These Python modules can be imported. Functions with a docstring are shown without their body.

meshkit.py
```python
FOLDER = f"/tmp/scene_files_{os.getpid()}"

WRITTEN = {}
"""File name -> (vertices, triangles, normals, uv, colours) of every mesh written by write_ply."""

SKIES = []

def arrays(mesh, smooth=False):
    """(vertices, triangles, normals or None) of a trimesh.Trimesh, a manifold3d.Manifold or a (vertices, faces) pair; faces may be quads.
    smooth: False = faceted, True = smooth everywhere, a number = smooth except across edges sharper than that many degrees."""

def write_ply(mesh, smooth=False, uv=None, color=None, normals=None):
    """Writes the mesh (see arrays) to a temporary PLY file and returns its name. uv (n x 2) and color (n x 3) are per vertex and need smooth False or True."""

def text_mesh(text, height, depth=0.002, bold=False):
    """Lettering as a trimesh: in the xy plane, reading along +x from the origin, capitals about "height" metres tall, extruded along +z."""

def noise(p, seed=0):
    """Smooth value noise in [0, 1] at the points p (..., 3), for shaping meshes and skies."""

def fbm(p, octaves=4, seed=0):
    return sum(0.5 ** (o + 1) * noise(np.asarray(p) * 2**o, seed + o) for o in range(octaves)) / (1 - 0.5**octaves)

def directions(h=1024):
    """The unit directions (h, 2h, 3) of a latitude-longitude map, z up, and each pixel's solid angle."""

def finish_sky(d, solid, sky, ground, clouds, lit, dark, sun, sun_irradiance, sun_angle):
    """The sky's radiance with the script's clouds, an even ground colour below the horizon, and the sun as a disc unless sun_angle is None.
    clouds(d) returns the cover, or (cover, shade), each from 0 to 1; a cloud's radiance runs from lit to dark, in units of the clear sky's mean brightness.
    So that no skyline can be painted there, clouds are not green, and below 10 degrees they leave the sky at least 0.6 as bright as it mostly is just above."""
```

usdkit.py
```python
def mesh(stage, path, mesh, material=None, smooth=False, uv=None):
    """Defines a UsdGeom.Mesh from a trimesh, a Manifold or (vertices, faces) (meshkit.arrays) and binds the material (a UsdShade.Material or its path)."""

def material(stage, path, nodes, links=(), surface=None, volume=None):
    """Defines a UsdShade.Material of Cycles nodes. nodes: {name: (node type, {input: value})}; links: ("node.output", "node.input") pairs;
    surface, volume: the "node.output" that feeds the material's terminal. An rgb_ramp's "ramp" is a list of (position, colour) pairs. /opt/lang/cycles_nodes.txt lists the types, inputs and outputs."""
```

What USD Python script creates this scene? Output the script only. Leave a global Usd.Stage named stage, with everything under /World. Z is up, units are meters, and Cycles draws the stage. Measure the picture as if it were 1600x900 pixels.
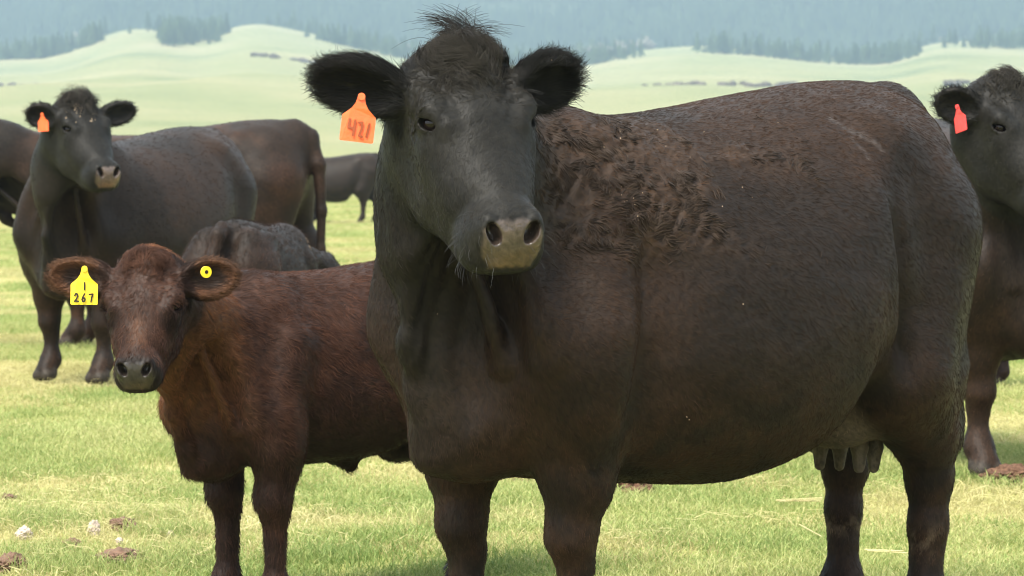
import math, random
import numpy as np, trimesh, usdkit, meshkit
from pxr import Usd, UsdGeom, UsdLux, UsdShade, Gf, Sdf, Vt
from meshkit import fbm, noise

# ------------------------------------------------------------------ stage, camera, sky, sun
stage = Usd.Stage.CreateInMemory()
UsdGeom.SetStageUpAxis(stage, 'Z')
UsdGeom.Xform.Define(stage, '/World')
FPX, CX, CY, HOR, EYE = 5400.0, 800.0, 450.0, 255.0, 1.10      # focal length in pixels of the 1600 px picture
cam = UsdGeom.Camera.Define(stage, '/World/camera')
cam.CreateHorizontalApertureAttr(36.0)
cam.CreateFocalLengthAttr(FPX / 1600 * 36.0)
cam.CreateFStopAttr(15.0)
cam.CreateFocusDistanceAttr(7.1)
cam.CreateClippingRangeAttr((0.1, 30000.0))
PITCH = math.degrees(math.atan((CY - HOR) / FPX))
cam.AddTranslateOp().Set((0, 0, EYE))
cam.AddRotateXOp().Set(90 - PITCH)
cam.CreateExposureAttr(3.02)

SUN_EL, SUN_AZ = math.radians(56), math.radians(212)              # azimuth: atan2(x, y) of the direction towards the sun
sd = np.array([math.sin(SUN_AZ) * math.cos(SUN_EL), math.cos(SUN_AZ) * math.cos(SUN_EL), math.sin(SUN_EL)])
usdkit.material(stage, '/World/Looks/sky_look', {
    'tc': ('texture_coordinate', {}),
    'sky': ('sky_texture', {'sky_type': 'single_scattering', 'sun_disc': False, 'sun_elevation': SUN_EL, 'sun_rotation': SUN_AZ, 'aerosol_density': 2.0}),
    'n': ('noise_texture', {'scale': 2.2, 'detail': 5.0, 'roughness': 0.55}),
    'r': ('rgb_ramp', {'ramp': [(0.25, (0.72, 0.72, 0.72)), (0.7, (1, 1, 1))]}),
    'mx': ('mix', {'mix_type': 'mix', 'color2': (3.5, 3.65, 3.75)}),
    'bg': ('background_shader', {'strength': 0.07}),
}, [('tc.generated', 'n.vector'), ('n.fac', 'r.fac'), ('r.color', 'mx.fac'), ('sky.color', 'mx.color1'), ('mx.color', 'bg.color')], surface='bg.background')
dome = UsdLux.DomeLight.Define(stage, '/World/sky')
UsdShade.MaterialBindingAPI.Apply(dome.GetPrim()).Bind(UsdShade.Material.Get(stage, '/World/Looks/sky_look'))
dome.GetPrim().SetCustomDataByKey('kind', 'structure')
sun = UsdLux.DistantLight.Define(stage, '/World/sun')
sun.CreateIntensityAttr(0.33); sun.CreateAngleAttr(26.0); sun.CreateColorAttr(Gf.Vec3f(1.0, 0.95, 0.86))
sun.GetPrim().CreateAttribute('inputs:normalize', Sdf.ValueTypeNames.Bool).Set(True)
zq = Gf.Rotation(Gf.Vec3d(0, 0, 1), Gf.Vec3d(*map(float, sd)))
sun.AddTransformOp().Set(Gf.Matrix4d().SetRotate(zq))

# ------------------------------------------------------------------ naming helpers
USED = {}
def numbered(parent, name):
    k = USED.get((parent, name), -1) + 1
    USED[(parent, name)] = k
    return name if k == 0 else f'{name}_{k:03d}'
def tag(prim, label=None, cat=None, group=None, kind=None):
    p = prim.GetPrim() if hasattr(prim, 'GetPrim') else prim
    for k, v in (('label', label), ('category', cat), ('group', group), ('kind', kind)):
        if v: p.SetCustomDataByKey(k, v)
    return p
def path_of(parent): return '/World' if parent is None else str(parent.GetPath())
def thing(name, label, cat, loc=(0, 0, 0), rotz=0.0, group=None):
    x = UsdGeom.Xform.Define(stage, '/World/' + numbered('/World', name))
    x.AddTranslateOp().Set(Gf.Vec3d(*map(float, loc))); x.AddRotateZOp().Set(float(rotz))
    tag(x, label, cat, group)
    return x
def obj(name, m, mat, parent=None, smooth=False, **kw):
    pp = path_of(parent)
    u = usdkit.mesh(stage, f'{pp}/{numbered(pp, name)}', m, '/World/Looks/' + mat, smooth=smooth)
    tag(u, **kw)
    return u
def primvar(u, name, data, interp='vertex'):
    api = UsdGeom.PrimvarsAPI(u)
    if np.ndim(data) == 2:
        api.CreatePrimvar(name, Sdf.ValueTypeNames.Float3Array, interp).Set(Vt.Vec3fArray.FromNumpy(np.asarray(data, np.float32)))
    else:
        api.CreatePrimvar(name, Sdf.ValueTypeNames.FloatArray, interp).Set(Vt.FloatArray.FromNumpy(np.asarray(data, np.float32)))

# ------------------------------------------------------------------ implicit modelling: smooth unions of soft bones, meshed by surface nets
def V(*a): return np.array(a, float)
def unit(v): v = np.asarray(v, float); return v / np.linalg.norm(v)
class Bone:                                                       # a capsule between two radii, optionally squashed along one axis
    def __init__(s, a, b, ra, rb, k=.04, sq=None, op=1, tag=None):
        s.a, s.b, s.ra, s.rb, s.k, s.sq, s.op, s.tag = V(*a), V(*b), ra, rb, k, sq, op, tag
    def moved(s, M, sc):
        t = lambda p: M[:3, :3] @ p + M[:3, 3]
        return Bone(t(s.a), t(s.b), s.ra * sc, s.rb * sc, s.k * sc, None if s.sq is None else (M[:3, :3] @ s.sq[0] / sc, s.sq[1]), s.op, s.tag)
    def ball(s):
        f = 1 if s.sq is None else max(1, s.sq[1])
        return (s.a + s.b) / 2, np.linalg.norm(s.b - s.a) / 2 + max(s.ra, s.rb) * f
    def __call__(s, P):
        ab = s.b - s.a
        q = P - s.a.astype(P.dtype)
        t = np.clip((q @ ab.astype(P.dtype)) / max(ab @ ab, 1e-12), 0, 1)
        q = q - t[..., None] * ab.astype(P.dtype)
        r = s.ra + (s.rb - s.ra) * t
        if s.sq is not None:
            ax, f = s.sq
            ax = ax.astype(P.dtype)
            c = q @ ax
            q = q + ((1 / f - 1) * c)[..., None] * ax
            return (np.sqrt((q * q).sum(-1)) - r) * min(1, f)
        return np.sqrt((q * q).sum(-1)) - r
class Egg:                                                        # an ellipsoid
    def __init__(s, c, r, R=None, k=.04, op=1, tag=None):
        s.c, s.r, s.R, s.k, s.op, s.tag = V(*c), V(*r), np.eye(3) if R is None else np.asarray(R, float), k, op, tag
    def moved(s, M, sc):
        return Egg(M[:3, :3] @ s.c + M[:3, 3], s.r * sc, (M[:3, :3] / sc) @ s.R, s.k * sc, s.op, s.tag)
    def ball(s): return s.c, s.r.max()
    def __call__(s, P):
        q = (P - s.c.astype(P.dtype)) @ s.R.astype(P.dtype)
        q = q / s.r.astype(P.dtype)
        k0 = np.sqrt((q * q).sum(-1)) + 1e-9
        q = q / s.r.astype(P.dtype)
        k1 = np.sqrt((q * q).sum(-1)) + 1e-9
        return np.maximum(k0 * (k0 - 1) / k1, -s.r.min())
class Trunk:                                                      # barrel: stations of (x, top, bottom, half width)
    def __init__(s, st, k=.05, n=2.25, skew=.14):
        from scipy.interpolate import PchipInterpolator
        s.st = np.asarray(st, float); s.k, s.op, s.tag, s.n, s.skew = k, 1, None, n, skew
        s.f = PchipInterpolator(s.st[:, 0], s.st[:, 1:], axis=0)
    def ball(s):
        lo = V(s.st[0, 0], -s.st[:, 3].max(), s.st[:, 2].min()); hi = V(s.st[-1, 0], s.st[:, 3].max(), s.st[:, 1].max())
        return (lo + hi) / 2, np.linalg.norm(hi - lo) / 2
    def __call__(s, P):
        x = np.clip(P[..., 0], s.st[0, 0], s.st[-1, 0])
        g = s.f(x).astype(P.dtype)
        top, bot, w = g[..., 0], g[..., 1], g[..., 2]
        h = (top - bot) / 2
        u = (P[..., 2] - (top + bot) / 2) / h
        ww = w * np.clip(1 - s.skew * u, .6, 1.4)
        q = ((np.abs(P[..., 1]) / ww) ** s.n + np.abs(u) ** s.n) ** (1 / s.n)
        d = (q - 1) * np.minimum(w, h)
        dx = np.abs(P[..., 0] - x)
        return np.where(dx > 0, np.sqrt(np.maximum(d, 0) ** 2 + dx ** 2) + np.minimum(d, 0) * (dx == 0), d)
def blend(D, d, k, op):
    if op > 0:
        h = np.maximum(k - np.abs(D - d), 0) / k
        return np.minimum(D, d) - h * h * k * .25
    h = np.maximum(k - np.abs(D + d), 0) / k
    return np.maximum(D, -d) + h * h * k * .25
def field(prims, P):
    D = np.full(P.shape[:-1], 9.0, P.dtype)
    for p in prims: D = blend(D, p(P), p.k, p.op)
    return D
def field_near(prims, P, reach=.02):
    """The field at points known to lie near the surface."""
    D = np.full(len(P), 9.0)
    for p in prims:
        c, r = p.ball()
        m = ((P - c) ** 2).sum(-1) < (r + p.k + reach + .05) ** 2
        if m.any(): D[m] = blend(D[m], p(P[m]), p.k, p.op)
    return D
def nets(prims, h, B=8):
    lo = np.min([p.ball()[0] - p.ball()[1] for p in prims if p.op > 0], 0) - 3 * h
    hi = np.max([p.ball()[0] + p.ball()[1] for p in prims if p.op > 0], 0) + 3 * h
    nb = np.ceil((hi - lo) / (B * h)).astype(int)
    bi = np.stack(np.meshgrid(*[np.arange(n) for n in nb], indexing='ij'), -1).reshape(-1, 3)
    bc = (lo + (bi + .5) * B * h).astype(np.float32)
    D0 = field(prims, bc)
    rad = .5 * math.sqrt(3) * B * h
    keep = np.abs(D0) < rad * 1.7 + .01
    N = nb * B + 1
    G = np.ones(N, np.float32)
    sg = np.repeat(np.repeat(np.repeat(np.where(D0 < 0, -1, 1).reshape(nb), B, 0), B, 1), B, 2).astype(np.float32)
    G[:-1, :-1, :-1] = sg
    off = np.stack(np.meshgrid(*[np.arange(B + 1)] * 3, indexing='ij'), -1).reshape(-1, 3)
    kb = bi[keep]
    P = (lo + ((kb * B)[:, None] + off[None]) * h).astype(np.float32)
    D = np.full(P.shape[:2], 9.0, np.float32)
    cen = bc[keep]
    for p in prims:
        c, r = p.ball()
        m = np.sqrt(((cen - c) ** 2).sum(-1)) < r + rad * 2.2 + p.k + .01
        if m.any(): D[m] = blend(D[m], p(P[m]), p.k, p.op)
    ii = (kb * B)[:, None] + off[None]
    G[ii[..., 0], ii[..., 1], ii[..., 2]] = D
    S = G < 0
    c8 = [S[a:N[0] - 1 + a, b:N[1] - 1 + b, c:N[2] - 1 + c] for a in (0, 1) for b in (0, 1) for c in (0, 1)]
    s = sum(x.astype(np.int8) for x in c8)
    act = np.argwhere((s > 0) & (s < 8))
    idx = np.full(N - 1, -1, np.int32)
    idx[act[:, 0], act[:, 1], act[:, 2]] = np.arange(len(act))
    acc, cnt = np.zeros((len(act), 3)), np.zeros(len(act))
    for ax in range(3):
        o = [a for a in range(3) if a != ax]
        for u in (0, 1):
            for w in (0, 1):
                A = act.copy(); A[:, o[0]] += u; A[:, o[1]] += w
                Bq = A.copy(); Bq[:, ax] += 1
                fa, fb = G[tuple(A.T)], G[tuple(Bq.T)]
                m = (fa < 0) != (fb < 0)
                t = fa[m] / (fa[m] - fb[m])
                q = A[m].astype(float); q[:, ax] += t
                acc[m] += q; cnt[m] += 1
    vert = lo + acc / cnt[:, None] * h
    faces = []
    for ax in range(3):
        o1, o2 = (ax + 1) % 3, (ax + 2) % 3
        sl0, sl1 = [slice(None)] * 3, [slice(None)] * 3
        sl0[ax], sl1[ax] = slice(0, -1), slice(1, None)
        ch = S[tuple(sl0)] != S[tuple(sl1)]
        e = np.argwhere(ch)
        e = e[(e[:, o1] > 0) & (e[:, o2] > 0) & (e[:, o1] < N[o1] - 1) & (e[:, o2] < N[o2] - 1)]
        neg = S[tuple(e.T)]
        q = []
        for a, b in ((-1, -1), (0, -1), (0, 0), (-1, 0)):
            c = e.copy(); c[:, o1] += a; c[:, o2] += b
            q.append(idx[tuple(c.T)])
        q = np.stack(q, 1)
        q[~neg] = q[~neg][:, ::-1]
        faces.append(q[(q >= 0).all(1)])
    f = np.vstack(faces)
    return vert, np.vstack([f[:, [0, 1, 2]], f[:, [0, 2, 3]]])
def project(prims, v, steps=2, w=None):
    for _ in range(steps):
        d = field_near(prims, v)
        e = 1e-3
        g = np.stack([field_near(prims, v + np.eye(3)[i] * e) - d for i in range(3)], 1) / e
        g2 = (g * g).sum(1)
        mv = -d[:, None] * g / np.maximum(g2, .3)[:, None]
        n = np.linalg.norm(mv, axis=1, keepdims=True)
        mv *= np.minimum(1, .006 / np.maximum(n, 1e-9))
        v = v + (mv if w is None else mv * w[:, None])
    return v
def refine(prims, v, f, inside, times=1):
    """Splits the faces whose corners all satisfy inside(points), and draws the new corners onto the field."""
    for _ in range(times):
        m = inside(v)[f].all(1)
        v2, f2 = trimesh.remesh.subdivide(v, f, face_index=np.flatnonzero(m))
        full = np.zeros(len(v2), bool); full[f2.ravel()] = True
        out = np.zeros(len(v2), bool)
        out[f2[~inside(v2)[f2].all(1)].ravel()] = True
        w = np.where(inside(v2) & ~out, 1.0, 0.0)
        mm = w > 0
        v2[mm] = project(prims, v2[mm], 2)
        v, f = v2, f2
    return v, f
def vnormals(v, f):
    n = np.zeros_like(v); fn = np.cross(v[f[:, 1]] - v[f[:, 0]], v[f[:, 2]] - v[f[:, 0]])
    for k in range(3): np.add.at(n, f[:, k], fn)
    return n / np.maximum(np.linalg.norm(n, axis=1, keepdims=True), 1e-12)
def sstep(a, b, x): t = np.clip((x - a) / (b - a), 0, 1); return t * t * (3 - 2 * t)

# ------------------------------------------------------------------ cattle
def rotz(a): c, s = math.cos(a), math.sin(a); return np.array([[c, -s, 0], [s, c, 0], [0, 0, 1.]])
def head_matrix(pos, yaw, pitch, roll, heading, scale=1.0):
    """Head frame in the animal's frame. yaw is measured from facing the camera (-Y), positive to the picture's right; pitch is the face line below the horizontal."""
    y, p, r = map(math.radians, (yaw, pitch, roll))
    x = V(math.sin(y) * math.cos(p), -math.cos(y) * math.cos(p), -math.sin(p))
    left = V(math.cos(y), math.sin(y), 0)
    z = np.cross(x, left)
    left, z = left * math.cos(r) + z * math.sin(r), z * math.cos(r) - left * math.sin(r)
    R = rotz(-math.radians(heading)) @ np.stack([x, left, z], 1)
    M = np.eye(4); M[:3, :3] = R * scale; M[:3, 3] = pos
    return M
EYE_C, EYE_N = (.140, .094, -.060), (.45, .72, .53)
def head_prims(p):
    """Head frame: x from the poll down the face, y to the animal's left, z out of the forehead. Head length about 0.48."""
    L = []
    A = L.append
    EC = p.get('eye', EYE_C); ex, ey = EC[0] - EYE_C[0], EC[1] - EYE_C[1]; mw = p.get('muzzle', 1.0)
    A(Egg((.045, 0, -.085), (.095, .098, .095), k=.03))            # cranium, poll
    A(Egg((-.005, 0, -.045), (.055, .07, .05), k=.05))
    A(Egg((.12 + ex * .5, 0, -.074), (.12, .106 + ey, .076), k=.03))                # forehead
    A(Bone((.17, 0, -.090), (.375, 0, -.088), .080, .060, k=.04, sq=(V(0, 0, 1), .9)))
    A(Bone((.17, 0, -.15), (.38, 0, -.145), .064, .056, k=.05))
    for s in (1, -1):
        A(Egg((.055, .088 * s, -.006), (.045, .022, .022), k=.03, op=-1))     # hollow over the eye
        A(Bone((.115 + ex, (.078 + ey) * s, -.074), (.17 + ex, (.080 + ey) * s, -.076), .041, .036, k=.035))         # orbit
        A(Bone((.075 + ex, (.096 + ey) * s, -.050), (.125 + ex, (.105 + ey) * s, -.034), .018, .019, k=.03))           # brow
        A(Bone((.125 + ex, (.102 + ey) * s, -.036), (.168 + ex, (.082 + ey) * s, -.032), .017, .013, k=.03))
        A(Egg((.14, .066 * s, -.175), (.13, .050, .105), k=.06))      # cheek
        A(Bone((.08, .058 * s, -.24), (.22, .048 * s, -.235), .05, .044, k=.05))             # jaw angle
        A(Bone((.22, .048 * s, -.235), (.37, .034 * s, -.195), .042, .036, k=.05))
        A(Bone((.19, .074 * s, -.108), (.31, .056 * s, -.118), .03, .022, k=.04))             # facial crest
        A(Egg((.235, .050 * s, -.135), (.11, .046, .085), k=.05))
        A(Egg((.405, .050 * s * mw, -.092), (.048, .032, .050), k=.03))     # nostril wing
        A(Egg((.405, .054 * s * mw, -.138), (.056, .034 * mw, .040), k=.035))    # upper lip
    A(Egg((.405, 0, -.090), (.05, .058 * mw, .052), k=.04))               # muzzle
    A(Egg((.425, 0, -.128), (.052, .068, .036), k=.03))
    A(Egg((.39, 0, -.185), (.05, .050, .030), k=.018))             # chin and lower lip
    # the bare nose pad, sloping from the bridge down to the lip
    R = np.stack([V(.62, 0, -.78), V(0, 1, 0), V(.78, 0, .62)], 1)
    A(Egg((.432, 0, -.086), (.052, .060 * mw, .020), R=R, k=.02, tag='nose'))
    A(Bone((.464, -.028 * mw, -.124), (.464, .028 * mw, -.124), .014, .014, k=.02, tag='nose'))
    for s in (1, -1):
        A(Egg((.424, .050 * s, -.062), (.038, .020, .026), R=R, k=.012))              # nostril rim
        R2 = R @ trimesh.transformations.rotation_matrix(-.45 * s, (0, 0, 1))[:3, :3]
        A(Egg((.436, .042 * s, -.054), (.023, .0125, .030), R=R2, k=.010, op=-1, tag='nostril'))
        c = V(EC[0], EC[1] * s, EC[2])
        n = unit(V(EYE_N[0], EYE_N[1] * s, EYE_N[2])); u = V(.60, -.72 * s, .20); u = unit(u - n * (u @ n)); w = np.cross(n, u) * s
        R3 = np.stack([u, w, n], 1)
        A(Egg(c, (.034, .027, .022), R=R3, k=.016))
        tt = np.linspace(-1, 1, 7)
        q = lambda t, h, o: c + u * (.027 * t) + w * (h * (1 - t * t)) + n * (.0205 - .010 * t * t + o)
        for t0, t1 in zip(tt[:-1], tt[1:]):
            A(Bone(q(t0, -.017, .0), q(t1, -.017, .0), .0038, .0035, k=.006))
            A(Bone(q(t0, .0140, .004), q(t1, .0140, .004), .0075, .0062, k=.006))
        A(Egg(c + n * .023, (.0260, .0132, .019), R=R3, k=.005, op=-1))
        A(Bone(c + u * .026 + n * .012 - w * .004, c + u * .046 + n * .004 - w * .016, .005, .003, k=.01, op=-1))   # tear groove
    return L
def eye_frames(p):
    EC = p.get('eye', EYE_C)
    return [(V(EC[0], EC[1] * s, EC[2]) + unit(V(EYE_N[0], EYE_N[1] * s, EYE_N[2])) * .004, unit(V(EYE_N[0], EYE_N[1] * s, EYE_N[2]))) for s in (1, -1)]
def ear_prims(base, d, n, L, W, tip=.55, thick=.016, cup=.55, k=.03):
    """A leaf shaped, cupped ear: d runs along it, n out of its opening."""
    d = unit(d); n = unit(np.asarray(n) - d * (np.asarray(n) @ d)); w = np.cross(n, d)
    R = np.stack([d, w, n], 1)
    b = np.asarray(base, float)
    o = [Bone(b - d * .02, b + d * L * .3, .034, W * .33, k=k, sq=(n, .75)),
         Egg(b + d * L * .56, (L * .46, W * .5, W * .27), R=R, k=.02)]
    o.append(Egg(b + d * L * .60 + n * W * .24, (L * .40, W * .40, W * .27), R=R, k=.012, op=-1))
    return o, R
def limb(points, k=.04, squash=None, tagname=None):
    return [Bone(a[:3], b[:3], a[3], b[3], k=k, sq=squash, tag=tagname) for a, b in zip(points[:-1], points[1:])]

COW = dict(
    st=[(-1.32, 1.19, 1.00, .05), (-1.28, 1.25, .88, .14), (-1.20, 1.28, .76, .21), (-1.08, 1.295, .66, .27), (-.95, 1.29, .60, .33), (-.80, 1.27, .53, .39), (-.66, 1.25, .40, .42),
        (-.5, 1.225, .375, .43), (-.25, 1.205, .392, .41), (0, 1.215, .42, .335), (.12, 1.205, .44, .245), (.20, 1.12, .47, .175), (.27, .97, .55, .11), (.31, .88, .64, .05)],
    front=[(.0, 0), (.0, 0)], hind=[(.015, 0), (-.10, 0)], girth=1.0, udder=True, hs=.97)
def cow_prims(p, M):
    L = [Trunk(p['st'], skew=p.get('skew', .14))]
    A = L.append
    g = p['girth']; lt = p.get('leg', 1.0); dz = p.get('dip', 0.0); kn, hk = p.get('knee', .30), p.get('hock', .44)
    for s in (1, -1):
        fx, fy = p['front'][0 if s > 0 else 1]
        sh = p.get('shoulder', (1, 1))[0 if s > 0 else 1]
        A(Bone((-.03, .10 * s, 1.10), (.15, .175 * s * sh, .74), .10 * g, .105 * g, k=.08, sq=(V(0, 1, 0), .9)))        # scapula
        A(Bone((-.05, .20 * s, .98), (.03, .265 * s * sh, .74), .09 * g, .105 * g, k=.06, sq=(V(0, 1, 0), .85)))
        A(Bone((.15, .175 * s * sh, .76), (.0, .225 * s * sh, .60), .105 * g, .098 * g, k=.07))                       # upper arm
        A(Egg((.02, .26 * s * sh, .66), (.10, .085, .15), k=.04))                                            # triceps
        L.extend(limb([(.02 + fx * .3, .20 * s, .60, .100 * g), (.0 + fx * .7, (.185 + fy * .7) * s, kn + .12, .067 * g * lt), (fx, (.175 + fy) * s, kn + .04, .051 * lt)], k=.05))
        L.extend(limb([(fx + .008, (.175 + fy) * s, kn + .035, .054 * lt), (fx + .010, (.174 + fy) * s, kn, .052 * lt), (fx - .005, (.172 + fy) * s, kn - .055, .038 * lt), (fx - .005, (.172 + fy) * s, .14, .037), (fx + .0, (.172 + fy) * s, .11, .050), (fx + .045, (.172 + fy) * s, .055, .05)], k=.025))
        for q in (1, -1):
            A(Bone((fx + .04, (.172 + fy) * s + .026 * q, .04), (fx + .075, (.172 + fy) * s + .026 * q, .03), .034, .03, k=.015, tag='hoof'))
        hx, hy = p['hind'][0 if s > 0 else 1]
        A(Egg((-1.07, .15 * s, .98), (.20, .14, .26), k=.07))                                              # rump
        A(Bone((-.93, .23 * s, 1.14), (-1.0, .21 * s, 1.06), .05, .08, k=.12))                            # hook bone
        A(Bone((-1.08, .185 * s, .93), (-.98 + hx * .3, .235 * s, .62), .17, .13, k=.06))                  # thigh
        A(Bone((-1.18, .15 * s, .96), (-1.135 + hx * .5, .19 * s, .60), .12, .095, k=.08))                  # hamstring
        A(Bone((-.98 + hx * .3, .225 * s, .62), (-1.14 + hx * .8, (.195 + hy * .6) * s, hk + .03), .13, .085, k=.07))        # gaskin
        L.extend(limb([(-1.16 + hx * .7, .195 * s, .60, .095), (-1.225 + hx, (.185 + hy) * s, hk + .06, .045), (-1.245 + hx, (.185 + hy) * s, hk, .038)], k=.04))      # achilles, point of hock
        L.extend(limb([(-1.17 + hx, (.185 + hy) * s, hk + .01, .072 * lt), (-1.185 + hx, (.183 + hy) * s, hk - .09, .054 * lt), (-1.18 + hx, (.182 + hy) * s, hk - .19, .041 * lt), (-1.175 + hx, (.18 + hy) * s, .15 + dz, .040), (-1.17 + hx, (.18 + hy) * s, .12 + dz, .050), (-1.13 + hx, (.18 + hy) * s, .06 + dz, .05)], k=.03))
        for q in (1, -1):
            A(Bone((-1.135 + hx, (.18 + hy) * s + .026 * q, .04 + dz), (-1.10 + hx, (.18 + hy) * s + .026 * q, .03 + dz), .034, .03, k=.015, tag='hoof'))
        A(Bone((-.80, .29 * s, .74), (-.92, .25 * s, .66), .05, .05, k=.08))                              # flank fold
    A(Egg((.16, 0, p.get('brisket', .54)), (.12, .10, .11), k=.07))                   # brisket
    A(Bone((-1.22, 0, 1.235), (-1.305, 0, 1.19), .05, .045, k=.06))
    if p.get('tail', True):
        tw = p.get('tail_swing', 0.0)
        L.extend(limb([(-1.305, 0, 1.19, .045), (-1.36, .02 + tw * .3, 1.04, .036), (-1.375, .02 + tw * .7, .78, .027), (-1.37, .02 + tw, .56, .024), (-1.36, .02 + tw, .48, .038), (-1.36, .02 + tw, .34, .012)], k=.03))
    if p.get('udder'):
        A(Egg((-.93, .11, .575), (.135, .145, .135), k=.03, tag='udder'))
        A(Egg((-1.02, -.06, .56), (.14, .12, .12), k=.04, tag='udder'))
        A(Egg((-.93, .05, .545), (.10, .11, .085), k=.06, tag='udder'))
        for x, y, z in ((-1.02, .09, .48), (-1.05, -.06, .475), (-1.085, .08, .475), (-1.11, -.05, .47)):
            L.extend([Bone((x, y, z), (x, y + .004, z - .05), .023, .018, k=.03, tag='teat'), Bone((x, y + .004, z - .05), (x + .004, y + .006, z - .098), .018, .012, k=.008, tag='teat')])
    if p.get('navel'):
        x, z = p['navel']
        A(Bone((x, 0, z + .05), (x - .03, 0, z), .05, .02, k=.06))
    # neck: from the withers and chest to the head
    R, o, hs = M[:3, :3] / p['hs'], M[:3, 3], p['hs']
    hp = lambda *q: M[:3, :3] @ V(*q) + o
    top0, low0 = V(.04, 0, 1.07), V(.19, 0, .72)
    nape, throat = hp(.0, 0, -.11), hp(.05, 0, -.24)
    n0 = p.get('neck', 1.0)
    bend = np.asarray(p.get('bend', (0.03, 0, 0)))
    mt, ml = (top0 * .5 + nape * .5) + bend, (low0 * .5 + throat * .5) + bend
    for s in (1, -1):
        side = R[:, 1] * s
        L.extend(limb([(*(top0 + V(0, .05 * s, -.06)), .14 * n0), (*(mt + V(0, .02 * s, -.03)), .10 * n0), (*(nape + side * .03 * hs), .08 * hs)], k=.08))
        L.extend(limb([(*(low0 + V(0, .06 * s, .06)), .13 * n0), (*(ml + V(0, .02 * s, 0)), .09 * n0), (*(throat + side * .03 * hs), .07 * hs)], k=.08))
        c0 = (top0 + low0) / 2 + V(.03, .07 * s, 0); c1 = (mt + ml) / 2 + V(0, .03 * s, 0); c2 = (nape + throat) / 2 + side * .035 * hs
        L.extend(limb([(*c0, .15 * n0), (*c1, .115 * n0), (*c2, .085 * hs)], k=.08))
    if p.get('dewlap', 1):
        dw = p.get('dewlap', 1)
        d0 = hp(.14, 0, -.27)
        d1, d2 = ml + V(.06, 0, -.10) * dw, V(.29, .0, .62)
        bz = p.get('brisket', .54)
        L.extend(limb([(*d0, .022), (*d1, .026), (*(d1 * .5 + d2 * .5 + V(.02, 0, 0)), .028), (*d2, .034), (.25, 0, bz - .05, .048)], k=.035))
        A(Egg((.305, .185, .71), (.12, .09, .20), k=.07, op=-1))
        for s in (1, -1):       # hollows beside the dewlap, folds of loose skin
            A(Egg(d1 * .45 + d2 * .55 + V(-.01, .135 * s, .05), (.065, .065, .20), k=.10, op=-1))
            A(Bone(d1 + V(-.06, .085 * s, .10), d2 + V(-.10, .155 * s, .06), .014, .020, k=.03))
    return L

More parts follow.
